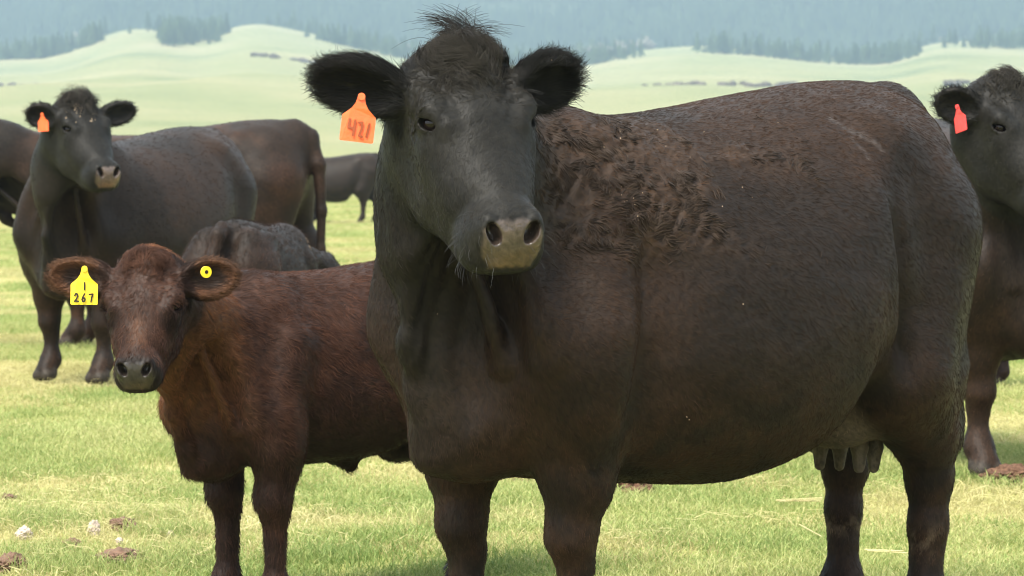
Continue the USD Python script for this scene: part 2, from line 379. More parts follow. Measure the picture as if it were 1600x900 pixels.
def build_animal(p, M, ears, h, head_levels=1):
    """ears: list of (base in head frame, direction, opening, length, width), directions in the animal's frame."""
    prims = cow_prims(p, M)
    body_n = len(prims)
    hd = [q.moved(M, p['hs']) for q in head_prims(p)]
    prims += hd
    er = []
    for base, d, n, L_, W_ in ears:
        e, R = ear_prims(M[:3, :3] @ V(*base) + M[:3, 3], d, n, L_, W_)
        prims += e; er.append((M[:3, :3] @ V(*base) + M[:3, 3], R, L_, W_))
    v, f = nets(prims, h)
    v = project(prims, v, 1)
    Mi = np.linalg.inv(M)
    def in_head(q):
        t = q @ Mi[:3, :3].T + Mi[:3, 3]
        m = (t[:, 0] > .02) & (t[:, 0] < .55) & (np.abs(t[:, 1]) < .15) & (t[:, 2] > -.27) & (t[:, 2] < .06)
        for b, R, L_, W_ in er:
            m |= ((q - b - R[:, 0] * L_ * .6) ** 2).sum(1) < (L_ * .62) ** 2
        return m
    def in_fine(q):
        t = q @ Mi[:3, :3].T + Mi[:3, 3]
        eye = ((np.abs(t[:, 1]) - .105) ** 2 + (t[:, 0] - .145) ** 2 + (t[:, 2] + .066) ** 2) < .055 ** 2
        return eye | ((t[:, 0] > .41) & (t[:, 0] < .55) & (np.abs(t[:, 1]) < .14) & (t[:, 2] > -.2))
    if head_levels > 0: v, f = refine(prims, v, f, in_head, 1)
    if head_levels > 1: v, f = refine(prims, v, f, in_fine, head_levels - 1)
    comps = trimesh.graph.connected_component_labels(trimesh.Trimesh(v, f, process=False).face_adjacency, node_count=len(f))
    return v, f, prims, er, Mi

# ------------------------------------------------------------------ materials
def coat_material(name, bump=.0022, rough=.54, spec=.13):
    usdkit.material(stage, '/World/Looks/' + name, {
        'at': ('attribute', {'attribute': 'coat'}),
        'tc': ('texture_coordinate', {}),
        'mp': ('mapping', {'scale': (55, 130, 70), 'rotation': (0, .5, 0)}),
        'n1': ('noise_texture', {'scale': 1.0, 'detail': 4.0, 'roughness': .6}),
        'n2': ('noise_texture', {'scale': 9.0, 'detail': 4.0, 'roughness': .6}),
        'r1': ('rgb_ramp', {'ramp': [(.25, (.45, .45, .45)), (.75, (1.6, 1.57, 1.52))]}),
        'r2': ('rgb_ramp', {'ramp': [(.3, (.8, .78, .76)), (.7, (1.18, 1.14, 1.08))]}),
        'm1': ('mix', {'mix_type': 'multiply', 'fac': 1.0}), 'm2': ('mix', {'mix_type': 'multiply', 'fac': 1.0}),
        'sum': ('math', {'math_type': 'add'}),
        'b': ('bump', {'strength': .8, 'distance': bump}),
        'wt': ('attribute', {'attribute': 'wet'}), 'ro': ('map_range', {'to_min': rough, 'to_max': .24}), 'sp': ('map_range', {'to_min': spec, 'to_max': .6}),
        'p': ('principled_bsdf', {}),
    }, [('tc.object', 'mp.vector'), ('mp.vector', 'n1.vector'), ('tc.object', 'n2.vector'), ('n1.fac', 'r1.fac'), ('n2.fac', 'r2.fac'), ('at.color', 'm1.color1'), ('r1.color', 'm1.color2'),
        ('m1.color', 'm2.color1'), ('r2.color', 'm2.color2'), ('m2.color', 'p.base_color'), ('n1.fac', 'sum.value1'), ('n2.fac', 'sum.value2'), ('sum.value', 'b.height'), ('b.normal', 'p.normal'), ('wt.fac', 'ro.value'), ('wt.fac', 'sp.value'), ('ro.result', 'p.roughness'), ('sp.result', 'p.specular_ior_level')], surface='p.BSDF')
coat_material('coat')
usdkit.material(stage, '/World/Looks/hair', {'at': ('attribute', {'attribute': 'coat'}), 'p': ('principled_bsdf', {'roughness': .5, 'specular_ior_level': .12})}, [('at.color', 'p.base_color')], surface='p.BSDF')
def plain(name, col, rough=.5, spec=.5, noise_amt=.0, scale=20.0, **kw):
    if noise_amt:
        lo = [c * (1 - noise_amt) for c in col]; hi = [min(1, c * (1 + noise_amt)) for c in col]
        usdkit.material(stage, '/World/Looks/' + name, {'tc': ('texture_coordinate', {}), 'n': ('noise_texture', {'scale': scale, 'detail': 5.0, 'roughness': .6}), 'r': ('rgb_ramp', {'ramp': [(.3, lo), (.7, hi)]}),
            'b': ('bump', {'strength': .4, 'distance': .004}), 'p': ('principled_bsdf', {'roughness': rough, 'specular_ior_level': spec, **kw})},
            [('tc.object', 'n.vector'), ('n.fac', 'r.fac'), ('r.color', 'p.base_color'), ('n.fac', 'b.height'), ('b.normal', 'p.normal')], surface='p.BSDF')
    else:
        usdkit.material(stage, '/World/Looks/' + name, {'p': ('principled_bsdf', {'base_color': col, 'roughness': rough, 'specular_ior_level': spec, **kw})}, surface='p.BSDF')
plain('eyeball', (.008, .005, .004), .06, .28)
plain('orange_plastic', (.72, .115, .03), .38, .4, .10, 60.0)
plain('red_plastic', (.75, .045, .04), .38, .4, .10, 60.0)
plain('yellow_plastic', (.85, .62, .03), .38, .4, .08, 60.0)
plain('marker_ink', (.02, .012, .01), .6, .3)
plain('faded_ink', (.22, .045, .012), .6, .3)
plain('dung', (.12, .072, .048), .9, .2, .45, 28.0)
plain('soil', (.10, .055, .035), .95, .1, .5, 40.0)
plain('bleached', (.40, .33, .27), .85, .2, .25, 30.0)
plain('straw_look', (.42, .36, .18), .7, .3, .2, 30.0)
plain('fleck', (.36, .27, .19), .8, .2)

# ------------------------------------------------------------------ fur
RNG = np.random.default_rng(11)
def curves(parent, name, strands, widths, colors, **kw):
    """strands (n, k, 3), widths (n, k), colors (n, 3)."""
    pp = path_of(parent)
    c = UsdGeom.BasisCurves.Define(stage, f'{pp}/{numbered(pp, name)}')
    n, k = strands.shape[:2]
    c.CreateTypeAttr('linear'); c.CreateWrapAttr('nonperiodic')
    c.CreatePointsAttr(Vt.Vec3fArray.FromNumpy(strands.reshape(-1, 3).astype(np.float32)))
    c.CreateCurveVertexCountsAttr(Vt.IntArray.FromNumpy(np.full(n, k, np.int32)))
    c.CreateWidthsAttr(Vt.FloatArray.FromNumpy(widths.reshape(-1).astype(np.float32))); c.SetWidthsInterpolation('vertex')
    primvar(c, 'coat', np.repeat(colors, k, 0), 'vertex')
    UsdShade.MaterialBindingAPI.Apply(c.GetPrim()).Bind(UsdShade.Material.Get(stage, '/World/Looks/hair'))
    tag(c, kind='stuff', **kw)
    return c
def sample(v, f, weight, n):
    a = np.linalg.norm(np.cross(v[f[:, 1]] - v[f[:, 0]], v[f[:, 2]] - v[f[:, 0]]), axis=1) * weight[f].mean(1)
    i = RNG.choice(len(f), n, p=a / a.sum())
    r = RNG.random((n, 2)); m = r.sum(1) > 1; r[m] = 1 - r[m]
    b = np.stack([1 - r.sum(1), r[:, 0], r[:, 1]], 1)
    return i, b
def grow(v, f, nv, n, weight, length, flow, lift, curl, width, color, k=3, jitter=.25, gravity=0.0, tip=.35, freq=28, droop=.35):
    """length, lift, flow: per vertex arrays. Returns strands, widths, colours."""
    i, b = sample(v, f, weight, n)
    at = lambda a: (a[f[i]] * b.reshape(n, 3, *([1] * (a.ndim - 1)))).sum(1)
    P, N = at(v), at(nv)
    N /= np.linalg.norm(N, axis=1, keepdims=True) + 1e-9
    F = at(flow); F = F + RNG.normal(0, jitter, F.shape)
    # tufts: neighbouring hairs lean the same way
    F += curl * (np.stack([fbm(P * freq, 2, q) for q in (1, 2, 3)], 1) - .5) * 2
    F -= N * (F * N).sum(1, keepdims=True); F /= np.linalg.norm(F, axis=1, keepdims=True) + 1e-9
    ln = at(length) * RNG.uniform(.6, 1.25, n); lf = at(lift)[:, None]
    d = F * np.sqrt(1 - np.clip(lf, 0, 1) ** 2) + N * lf
    pts = [P - N * .001]
    for q in range(1, k):
        pts.append(pts[-1] + d * (ln / (k - 1))[:, None])
        d = d + F * .25 - N * lf * droop + V(0, 0, -gravity); d /= np.linalg.norm(d, axis=1, keepdims=True)
    S = np.stack(pts, 1)
    W = np.linspace(1, tip, k)[None] * width * RNG.uniform(.7, 1.3, (n, 1))
    C = at(color) * RNG.uniform(.8, 1.7, (n, 1)) * (.35 + 1.7 * fbm(P * V(70, 70, 45), 2, 33)[:, None])
    return S, W, C

# ------------------------------------------------------------------ ear tags
def photo_point(px, py, depth):
    """World point seen at a photo pixel at a distance along the lens axis (used to read off where things stand)."""
    t = math.radians(PITCH); f, u = V(0, math.cos(t), -math.sin(t)), V(0, math.sin(t), math.cos(t))
    return V(0, 0, EYE) + f * depth + V(1, 0, 0) * (px - CX) / FPX * depth + u * (CY - py) / FPX * depth
def stroke_mesh(lines, w, depth):
    from shapely.geometry import LineString
    from shapely.ops import unary_union
    g = unary_union([LineString(l).buffer(w / 2) for l in lines]).simplify(w * .08)
    return trimesh.util.concatenate([trimesh.creation.extrude_polygon(q, depth, engine='earcut') for q in getattr(g, 'geoms', [g])])
DIGITS = {'1': [[(.5, 1), (.46, 0)]], '2': [[(.08, .78), (.3, 1), (.62, .95), (.72, .7), (.45, .35), (.05, .05), (.35, .1), (.85, .04)]],
          '4': [[(.15, 1), (.08, .5), (.6, .48)], [(.68, 1), (.6, 0)]], '6': [[(.62, 1), (.25, .6), (.08, .25), (.25, .02), (.6, .08), (.72, .32), (.5, .5), (.15, .35)]],
          '7': [[(.05, .92), (.8, .98), (.55, .5), (.42, 0)]]}
def writing(text, x, y, h, w, pitch=None):
    L = []
    for i, ch in enumerate(text):
        for l in DIGITS[ch]: L.append([(x + i * (pitch or h * .8) + p * h * .6, y + q * h) for p, q in l])
    return L
def ear_tag(parent, frame, S, plastic, ink=None, lines=(), stroke=.006):
    """frame 4x4: tag hangs in its own xy plane from the origin down -y, facing +z. S: width of the plate."""
    from shapely.geometry import Polygon
    w = S / 2
    pl = Polygon([(-.09 * S, .05 * S), (.09 * S, .05 * S), (.15 * S, -.22 * S), (.25 * S, -.38 * S), (w, -.60 * S), (w, -1.36 * S), (-w, -1.36 * S), (-w, -.60 * S), (-.25 * S, -.38 * S), (-.15 * S, -.22 * S)]).buffer(-.05 * S).buffer(.05 * S, quad_segs=4)
    m = trimesh.creation.extrude_polygon(pl, .0022, engine='earcut')
    pts = m.vertices; pts[:, 2] += -.35 * (pts[:, 0] ** 2) / S * .8 - .0011
    m.apply_transform(frame)
    t = obj('ear_tag', m, plastic, parent)
    st = trimesh.creation.cylinder(S * .11, .005, sections=20); st.apply_translation((0, -.02 * S, .002)); st.apply_transform(frame)
    obj('button', st, plastic, t)
    if lines:
        q = stroke_mesh([[(x * S, y * S) for x, y in l] for l in lines], stroke * S / .07 * 1.0, .0006)
        q.vertices[:, 2] += -.35 * (q.vertices[:, 0] ** 2) / S * .8 + .0016
        q.apply_transform(frame)
        obj('number', q, ink, t)
    return t
def tag_frame(p_local, heading, roll=0, yaw=0, tilt=0, scale=1.0):
    """Plate frame in the animal's frame, facing the camera (-Y in the world) but for yaw, tilt and roll (degrees)."""
    r, y, t = map(math.radians, (roll, yaw, tilt))
    F = np.stack([V(1, 0, 0), V(0, 0, 1), V(0, -1, 0)], 1)
    R = rotz(y) @ F @ trimesh.transformations.rotation_matrix(t, (1, 0, 0))[:3, :3] @ trimesh.transformations.rotation_matrix(r, (0, 0, 1))[:3, :3]
    M = np.eye(4); M[:3, :3] = rotz(-math.radians(heading)) @ R; M[:3, 3] = p_local
    return M

# ------------------------------------------------------------------ one animal
def animal(name, label, cat, p, loc, heading, head, ears, h, levels, coat, scale=1.0, hair=None, group=None, nose=(.047, .035, .029), rim=None):
    """loc: ground point between the fore feet; head: (world point of the poll, yaw, pitch, roll); ears in world directions."""
    H = math.radians(heading)
    toloc = lambda q: rotz(-H) @ (V(*q) - V(*loc)) / scale
    M = head_matrix(toloc(head[0]), head[1], head[2], head[3], heading, p['hs'])
    el = [(b, rotz(-H) @ V(*d), rotz(-H) @ V(*n), L_ / scale, W_ / scale) for b, d, n, L_, W_ in ears]
    v, f, prims, er, Mi = build_animal(p, M, el, h / scale, levels)
    nv = vnormals(v, f)
    # wrinkles and muscle relief
    if h < .012:
        dsp = (fbm(v * V(5, 5, 9), 3, 5) - .5) * .010
        dsp += sstep(.1, .35, v[:, 0] + .1) * sstep(.55, .75, v[:, 2]) * (fbm(v * V(24, 24, 5), 2, 9) - .5) * .006
        tt = v @ Mi[:3, :3].T + Mi[:3, 3]
        inh = (tt[:, 0] > .05) & (tt[:, 0] < .5) & (np.abs(tt[:, 1]) < .16) & (tt[:, 2] > -.26)
        dsp = np.where(inh, dsp * .3 + (fbm(tt * 16, 3, 21) - .5) * .006, dsp)
        dsp += np.where(sstep(.13, .04, tt[:, 0]) * (tt[:, 0] > -.08) * (np.abs(tt[:, 1]) < .13) * (tt[:, 2] > -.14), (fbm(tt * V(38, 30, 38), 3, 51) - .5) * .016, 0)
        for sgn in (1, -1):     # folds of skin round the eyes
            q = tt - V(1, sgn, 1) * V(*p.get('eye', EYE_C)); r = np.linalg.norm(q * V(1, 1, 1), axis=1)
            dsp += np.where(inh, .0013 * np.sin(r * 330 + 14 * fbm(tt * 14, 3, 2)) * sstep(.030, .042, r) * sstep(.090, .055, r) * sstep(.05, -.02, q[:, 0]), 0)
        fold = np.sin((v[:, 0] * 1.0 + v[:, 1] * .5 + .05 * fbm(v * 5, 2, 91)) * 150) * sstep(.10, .2, v[:, 0]) * sstep(.45, .55, v[:, 2]) * sstep(1.12, .95, v[:, 2]) * ~inh
        dsp += fold * .0028 * (.3 + fbm(v * 6, 2, 92))
        if 'relief' in p: dsp = dsp + p['relief'](v, nv)
        v = v + nv * dsp[:, None]
        nv = vnormals(v, f)
    t = v @ Mi[:3, :3].T + Mi[:3, 3]
    near = {}; wet = np.zeros(len(v))
    for q in prims:
        if q.tag: near[q.tag] = np.minimum(near.get(q.tag, 9), q(v))
    inh = (t[:, 0] > -.06) & (t[:, 0] < .52) & (np.abs(t[:, 1]) < .17) & (t[:, 2] > -.29)
    col, furw = coat(v, t, nv, inh)
    def over(w, c):
        nonlocal col
        col = col * (1 - w[:, None]) + np.array(c) * w[:, None]
    if 'nose' in near:
        pq = t - V(.437, 0, -.082)
        pd, pn = pq @ V(.62, 0, -.78), pq @ V(.78, 0, .62)
        wy = .064 - .020 * sstep(.015, .055, pd) - .012 * sstep(-.02, -.05, pd)
        inside = np.maximum(np.abs(t[:, 1]) - wy, np.maximum(pd - .050, -.048 + .55 * (np.abs(t[:, 1]) - .03).clip(0) - pd))
        w = sstep(.007, -.006, inside + (fbm(t * 90, 2, 6) - .5) * .008) * (pn > -.035) * (t[:, 0] > .38)
        spot = fbm(t * 45, 3, 4)[:, None]
        tone = np.array(nose) * np.where(0 * pd[:, None] > 1, 1, 1) * (.7 + .6 * spot)
        low = sstep(-.005, .055, pd + (spot[:, 0] - .5) * .05)[:, None]
        tone = tone * (1 - low) + low * np.array(nose) * V(.95, .74, .40) * (.75 + .5 * spot)
        col = col * (1 - w[:, None]) + w[:, None] * tone
        furw = furw * (1 - sstep(.006, -.004, inside) * (t[:, 0] > .36))
        wet = w * (.6 + .4 * spot[:, 0])
        wn = sstep(.006, -.002, near['nostril']) if 'nostril' in near else 0 * w
        over(wn * .85, (.014, .010, .008))
    if 'teat' in near: over(sstep(.02, .0, near['teat']), (.085, .070, .058)); furw = furw * (1 - sstep(.03, .0, near['teat']))
    if 'udder' in near: over(.8 * sstep(.03, -.01, near['udder']), (.095, .074, .060)); furw = furw * (1 - .7 * sstep(.03, -.01, near['udder']))
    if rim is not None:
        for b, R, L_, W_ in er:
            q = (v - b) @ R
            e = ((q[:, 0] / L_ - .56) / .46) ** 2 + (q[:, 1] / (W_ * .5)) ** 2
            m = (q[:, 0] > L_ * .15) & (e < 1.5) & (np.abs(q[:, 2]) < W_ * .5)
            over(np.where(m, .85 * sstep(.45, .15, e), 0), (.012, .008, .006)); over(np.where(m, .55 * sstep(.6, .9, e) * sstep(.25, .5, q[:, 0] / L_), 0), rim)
    if 'hoof' in near: over(sstep(.01, .0, near['hoof']), (.03, .025, .02)); furw = furw * (1 - sstep(.02, .0, near['hoof']))
    V_ = v * scale
    th = thing(name, label, cat, loc, heading, group)
    body = obj('body', (V_, f), 'coat', th, smooth=True)
    primvar(body, 'coat', col); primvar(body, 'wet', wet)
    if levels > 0:
        for c, n in eye_frames(p):
            c_ = (M[:3, :3] @ c + M[:3, 3]) * scale
            s_ = trimesh.creation.icosphere(3, .0215 * p['hs'] * scale)
            s_.apply_translation(c_)
            obj('eye', s_, 'eyeball', th, smooth=True)
    info = dict(p=p, th=th, v=V_, f=f, nv=nv, t=t, col=col, furw=furw, inh=inh, M=M, er=[(b * scale, R, L_ * scale, W_ * scale) for b, R, L_, W_ in er], toloc=lambda q: toloc(q) * scale, H=heading, scale=scale, hs=p['hs'])
    if hair: fur(info, **hair)
    return info
def fur(a, n, length=.016, width=.0011, curl=.5, ear=1200, poll=900, poll_len=.06, lift=.16, ear_len=.03, wisps=0, poll_tint=(1.5, 1.35, 1.2)):
    v, f, nv, t, inh = a['v'], a['f'], a['nv'], a['t'], a['inh']
    Mh = a['M'][:3, :3] / a['hs']
    flow = np.tile(V(-.8, 0, -.6), (len(v), 1))
    leg = sstep(.62, .5, v[:, 2] / a['scale'])[:, None]
    flow = flow * (1 - leg) + V(-.15, 0, -1) * leg
    # the face: hair parts from a whorl between the eyes
    w = t - V(.10, 0, 0); w[:, 2] *= .4
    fl = (w / (np.linalg.norm(w, axis=1, keepdims=True) + .02)) @ Mh.T
    flow[inh] = fl[inh]
    earw = np.zeros(len(v)); earR = []
    for b, R, L_, W_ in a['er']:
        q = (v - b) @ R
        m = (q[:, 0] > L_ * .12) & (q[:, 0] < L_ * 1.1) & (np.abs(q[:, 1]) < W_ * .62) & (np.abs(q[:, 2]) < W_ * .5) & ~((t[:, 0] > .03) & (np.abs(t[:, 1]) < .1))
        earw[m] = 1
        rad = q * V(.6, 1.6, .3); rad[:, 0] += .25 * L_
        flow[m] = (rad[m] / (np.linalg.norm(rad[m], axis=1, keepdims=True) + 1e-6)) @ R.T
    L_ = np.full(len(v), length) * (1 - .35 * inh)
    lf = np.full(len(v), lift)
    nose_gap = np.where((t[:, 0] > .40) & inh, .25, 1.0)
    eye_gap = np.ones(len(v))
    for c, _ in eye_frames(a['p']): eye_gap *= sstep(.022, .034, np.linalg.norm(t - c, axis=1))
    W = a['furw'] * nose_gap * eye_gap * (1 + .8 * inh) * (1 - earw)
    if n:
        S, Wd, C = grow(v, f, nv, n, W, L_, flow, lf, curl, width, a['col'] * np.array((1.25, 1.12, 1.0)), k=2)
        curves(a['th'], 'coat_hair', S, Wd, C)
    if ear:
        S, Wd, C = grow(v, f, nv, ear, earw, np.full(len(v), ear_len), flow, np.full(len(v), .35), .5, width, a['col'] * .6, k=4)
        curves(a['th'], 'ear_hair', S, Wd, C)
    if poll:
        pw = np.exp(-(((t - V(.01, 0, -.01)) / V(.065, .08, .06)) ** 2).sum(1)) * (t[:, 0] > -.09)
        up = V(-.75, 0, .75) @ Mh.T
        fw = np.tile(up, (len(v), 1)) + ((t - V(-.0, 0, -.02)) * V(2, 5, 1)) @ Mh.T
        S, Wd, C = grow(v, f, nv, poll, pw, poll_len * (.35 + pw), fw, np.full(len(v), .62), 2.4, width, a['col'] * np.array(poll_tint), k=6, jitter=.25, gravity=.12, freq=38)
        curves(a['th'], 'poll_tuft', S, Wd, C)
    if wisps:
        mz = ((t[:, 0] > .37) & inh & (np.abs(t[:, 1]) > .035) & (t[:, 2] < -.06)).astype(float)
        S, Wd, C = grow(v, f, nv, 70, mz, np.full(len(v), .035), fl @ np.eye(3), np.full(len(v), .85), .6, .0006, a['col'] * 0 + .03, k=4, droop=.1)
        curves(a['th'], 'whiskers', S, Wd, C)
        mm = mud(v / a['scale'])
        S, Wd, C = grow(v, f, nv, 6500, mm ** 1.5 * sstep(.46, .62, fbm(v * V(16, 16, 24), 3, 88)), np.full(len(v), .021), flow, np.full(len(v), .24), 2.6, .0024, np.tile(np.array((.0150, .0096, .0062)), (len(v), 1)), k=4, jitter=.25, freq=22, tip=.5)
        curves(a['th'], 'matted_hair', S, Wd, C, label='brown mud matted hair over the shoulder')
        pw = np.exp(-(((t - V(-.045, .0, .0)) / V(.02, .028, .04)) ** 2).sum(1))
        S, Wd, C = grow(v, f, nv, wisps, pw, np.full(len(v), .095), np.tile(rotz(-a['H']) @ V(-.15, 0, 1), (len(v), 1)), np.full(len(v), .8), 2.2, width * 1.3, a['col'] * .6, k=9, jitter=.16, gravity=.035, droop=.08, freq=55)
        curves(a['th'], 'forelock', S, Wd, C)

def black_coat(face=(.0090, .0086, .0074), body=(.0102, .0067, .0045), brown=(.0225, .0120, .0068), seed=0):
    def fn(v, t, nv, inh):
        n1 = fbm(v * 3.2 + seed, 4, seed); n2 = fbm(v * V(14, 14, 10), 3, seed + 5)
        col = np.tile(np.array(body), (len(v), 1))
        w = sstep(.45, .68, n1)[:, None] * .55
        w = np.maximum(w, (sstep(.75, .45, v[:, 2]) * sstep(.35, .6, n2) * .7)[:, None])      # rusty legs and flanks
        w = np.maximum(w, (sstep(.95, 1.2, v[:, 2]) * sstep(.4, .6, n1) * .6)[:, None])        # sun bleached topline
        col = col * (1 - w) + np.array(brown) * w
        hw = sstep(-.18, .02, t[:, 0]) * (np.abs(t[:, 1]) < .3) * (t[:, 2] > -.34)
        nk = sstep(.15, .40, v[:, 0]) * .7
        hw = np.maximum(hw * (t[:, 0] < .6), nk)[:, None]
        col = col * (1 - hw) + np.array(face) * (.8 + .4 * n2[:, None]) * hw
        return col * (.85 + .3 * n2[:, None]), np.ones(len(v))
    return fn
#---SPLIT2---
# ------------------------------------------------------------------ the land
def ridge_y(px):      # where the crest of the green hills stands in the picture, read off the photograph
    return SMOOTH_RIDGE(px) if SMOOTH_RIDGE else np.interp(px, [-2600, -900, -200, 0, 100, 150, 185, 240, 290, 330, 380, 450, 520, 640, 760, 900, 1000, 1090, 1180, 1300, 1400, 1450, 1600, 1800, 2600, 4200],
                     [120, 70, 95, 90, 86, 60, 46, 42, 58, 62, 32, 44, 60, 84, 92, 96, 78, 71, 76, 92, 92, 64, 68, 74, 90, 110])
_p = np.arange(-2600.0, 4201.0, 10); SMOOTH_RIDGE = None
_k = np.exp(-(np.arange(-9, 10) / 4.0) ** 2); _y = np.convolve(np.pad(ridge_y(_p), 9, mode='edge'), _k / _k.sum(), 'valid')
SMOOTH_RIDGE = lambda px: np.interp(px, _p, _y)
DR = 1750.0
def land(x, y):
    x, y = np.asarray(x, float), np.asarray(y, float)
    d = np.maximum(y, 1.0)
    px = CX + FPX * x / np.maximum(d, DR * .45)
    zc = EYE + (HOR - ridge_y(px)) / FPX * DR
    t = np.clip((d - 120) / (DR - 120), 0, 1)
    z = (zc * .55 + 22) * t ** 1.25 + (zc * .45 - 22) * sstep(.35, 1.02, t)
    roll = (fbm(np.stack([x / 190, y / 150, 0 * x], -1), 3, 3) - .5) * 6 * sstep(250, 700, d) * sstep(DR, DR - 350, d)
    z = z + roll
    m = np.clip(d - DR, 0, None)
    big = fbm(np.stack([x / 900, y / 700, 0 * x], -1), 5, 17)
    up = -14 * sstep(0, 140, m) + np.maximum(m - 160, 0) * .20 * (.55 + .9 * big)
    z = z + np.minimum(up, 330 + 240 * big) * (m > 0)
    z = np.where(y < 120, 0, z)
    tiny = (fbm(np.stack([x / 1.7, y / 1.7, 0 * x], -1), 3, 8) - .5) * .05 * sstep(3, 6, y) * sstep(300, 100, y)
    return z + tiny - .06 * np.exp(-((x - .85) / .75) ** 2 - ((y - 8.45) / .7) ** 2)
sx = np.sinh(np.linspace(-1, 1, 331) * 6.2) / np.sinh(6.2) * 3200
sy = np.concatenate([np.linspace(-60, 5, 14)[:-1], np.linspace(5, 30, 110)[:-1], 30 * (120 / 30) ** np.linspace(0, 1, 60)[:-1], np.linspace(120, 1500, 120)[:-1], np.linspace(1500, 2100, 110)[:-1], np.linspace(2100, 5200, 110)])
gx, gy = np.meshgrid(sx, sy, indexing='ij')
gz = land(gx, gy)
gi = np.arange(gx.size).reshape(gx.shape)
gf = np.stack([gi[:-1, :-1], gi[1:, :-1], gi[1:, 1:], gi[:-1, 1:]], -1).reshape(-1, 4)
usdkit.material(stage, '/World/Looks/pasture', {
    'g': ('geometry', {}),
    'mp': ('mapping', {'scale': (.011, .006, 0)}), 'n1': ('noise_texture', {'scale': 1.0, 'detail': 9.0, 'roughness': .66}),
    'n2': ('noise_texture', {'scale': .55, 'detail': 5.0, 'roughness': .65}),
    'n3': ('noise_texture', {'scale': 14.0, 'detail': 4.0, 'roughness': .7}),
    'r1': ('rgb_ramp', {'ramp': [(.30, (.12, .145, .07)), (.45, (.19, .20, .10)), (.55, (.22, .215, .115)), (.62, (.25, .235, .13)), (.72, (.20, .185, .115))]}),
    'r2': ('rgb_ramp', {'ramp': [(.3, (.14, .17, .045)), (.5, (.25, .25, .085)), (.68, (.40, .35, .17))]}),
    'r3': ('rgb_ramp', {'ramp': [(.3, (.55, .55, .5)), (.7, (1.25, 1.25, 1.2))]}),
    'xyz': ('separate_xyz', {}), 'f': ('map_range', {'from_min': 60.0, 'from_max': 260.0}),
    'ff': ('map_range', {'from_min': 1830.0, 'from_max': 1900.0}), 'm4': ('mix', {'color2': (.035, .05, .025)}), 'm': ('mix', {}), 'mm': ('mix', {'mix_type': 'multiply', 'fac': 1.0}), 'b': ('bump', {'strength': .6, 'distance': .03}),
    'p': ('principled_bsdf', {'roughness': .95, 'specular_ior_level': .1}),
}, [('g.position', 'mp.vector'), ('mp.vector', 'n1.vector'), ('g.position', 'n2.vector'), ('g.position', 'n3.vector'), ('n1.fac', 'r1.fac'), ('n2.fac', 'r2.fac'), ('n3.fac', 'r3.fac'),
    ('g.position', 'xyz.vector'), ('xyz.y', 'f.value'), ('f.result', 'm.fac'), ('r2.color', 'm.color1'), ('r1.color', 'm.color2'), ('g.position', 'xyz.vector'), ('xyz.y', 'ff.value'), ('ff.result', 'm4.fac'), ('m.color', 'm4.color1'), ('m4.color', 'mm.color1'), ('r3.color', 'mm.color2'),
    ('mm.color', 'p.base_color'), ('n3.fac', 'b.height'), ('b.normal', 'p.normal')], surface='p.BSDF')
obj('ground', (np.stack([gx, gy, gz], -1).reshape(-1, 3), gf), 'pasture', smooth=True, kind='structure', label='green pasture rising to pale rolling hills and a wooded mountain')

# ---------------------------------------------------------------- instancers
def instancer(name, protos, pos, idx, yaw, scl, **kw):
    """protos: list of (mesh, material name, smooth)."""
    nm = f'/World/{numbered("/World", name)}'
    pi = UsdGeom.PointInstancer.Define(stage, nm)
    paths = []
    for q, (m, mat) in enumerate(protos):
        u = usdkit.mesh(stage, f'{nm}/kinds/kind_{chr(97 + q)}', m, '/World/Looks/' + mat)
        paths.append(u.GetPath())
    pi.CreatePrototypesRel().SetTargets(paths)
    pi.CreatePositionsAttr(Vt.Vec3fArray.FromNumpy(np.asarray(pos, np.float32)))
    pi.CreateProtoIndicesAttr(Vt.IntArray.FromNumpy(np.asarray(idx, np.int32)))
    h = np.asarray(yaw) / 2
    pi.CreateOrientationsAttr(Vt.QuathArray([Gf.Quath(float(c), 0, 0, float(s)) for c, s in zip(np.cos(h), np.sin(h))]))
    sc = np.asarray(scl, np.float32)
    pi.CreateScalesAttr(Vt.Vec3fArray.FromNumpy(np.repeat(sc[:, None], 3, 1) if sc.ndim == 1 else sc))
    tag(pi, kind='stuff', **kw)
    return pi
def ground_at(px, py):
    t = math.radians(PITCH); f, u = V(0, math.cos(t), -math.sin(t)), V(0, math.sin(t), math.cos(t))
    r = f + V(1, 0, 0) * (px - CX) / FPX + u * (CY - py) / FPX
    k = EYE / -r[2]
    return V(0, 0, EYE) + r * k
def grass_patch(rng, n, half, hmin, hmax, w, flat):
    """Blades as bent two-triangle ribbons."""
    x, y = rng.uniform(-half, half, n), rng.uniform(-half, half, n)
    a = rng.uniform(0, 2 * np.pi, n); h = rng.uniform(hmin, hmax, n); lean = rng.uniform(.2, flat, n); b = rng.uniform(0, 2 * np.pi, n)
    dx, dy = np.cos(a) * w / 2, np.sin(a) * w / 2
    lx, ly = np.cos(b) * lean * h, np.sin(b) * lean * h
    r0, r1 = np.stack([x - dx, y - dy, 0 * x - .004], 1), np.stack([x + dx, y + dy, 0 * x - .004], 1)
    m0, m1 = np.stack([x - dx * .8 + lx * .4, y - dy * .8 + ly * .4, h * .62], 1), np.stack([x + dx * .8 + lx * .4, y + dy * .8 + ly * .4, h * .62], 1)
    tp = np.stack([x + lx, y + ly, h], 1)
    v = np.stack([r0, r1, m0, m1, tp], 1).reshape(-1, 3); k = np.arange(n)[:, None] * 5
    return v, np.vstack([k + V(0, 1, 3).astype(int), k + V(0, 3, 2).astype(int), k + V(2, 3, 4).astype(int)])
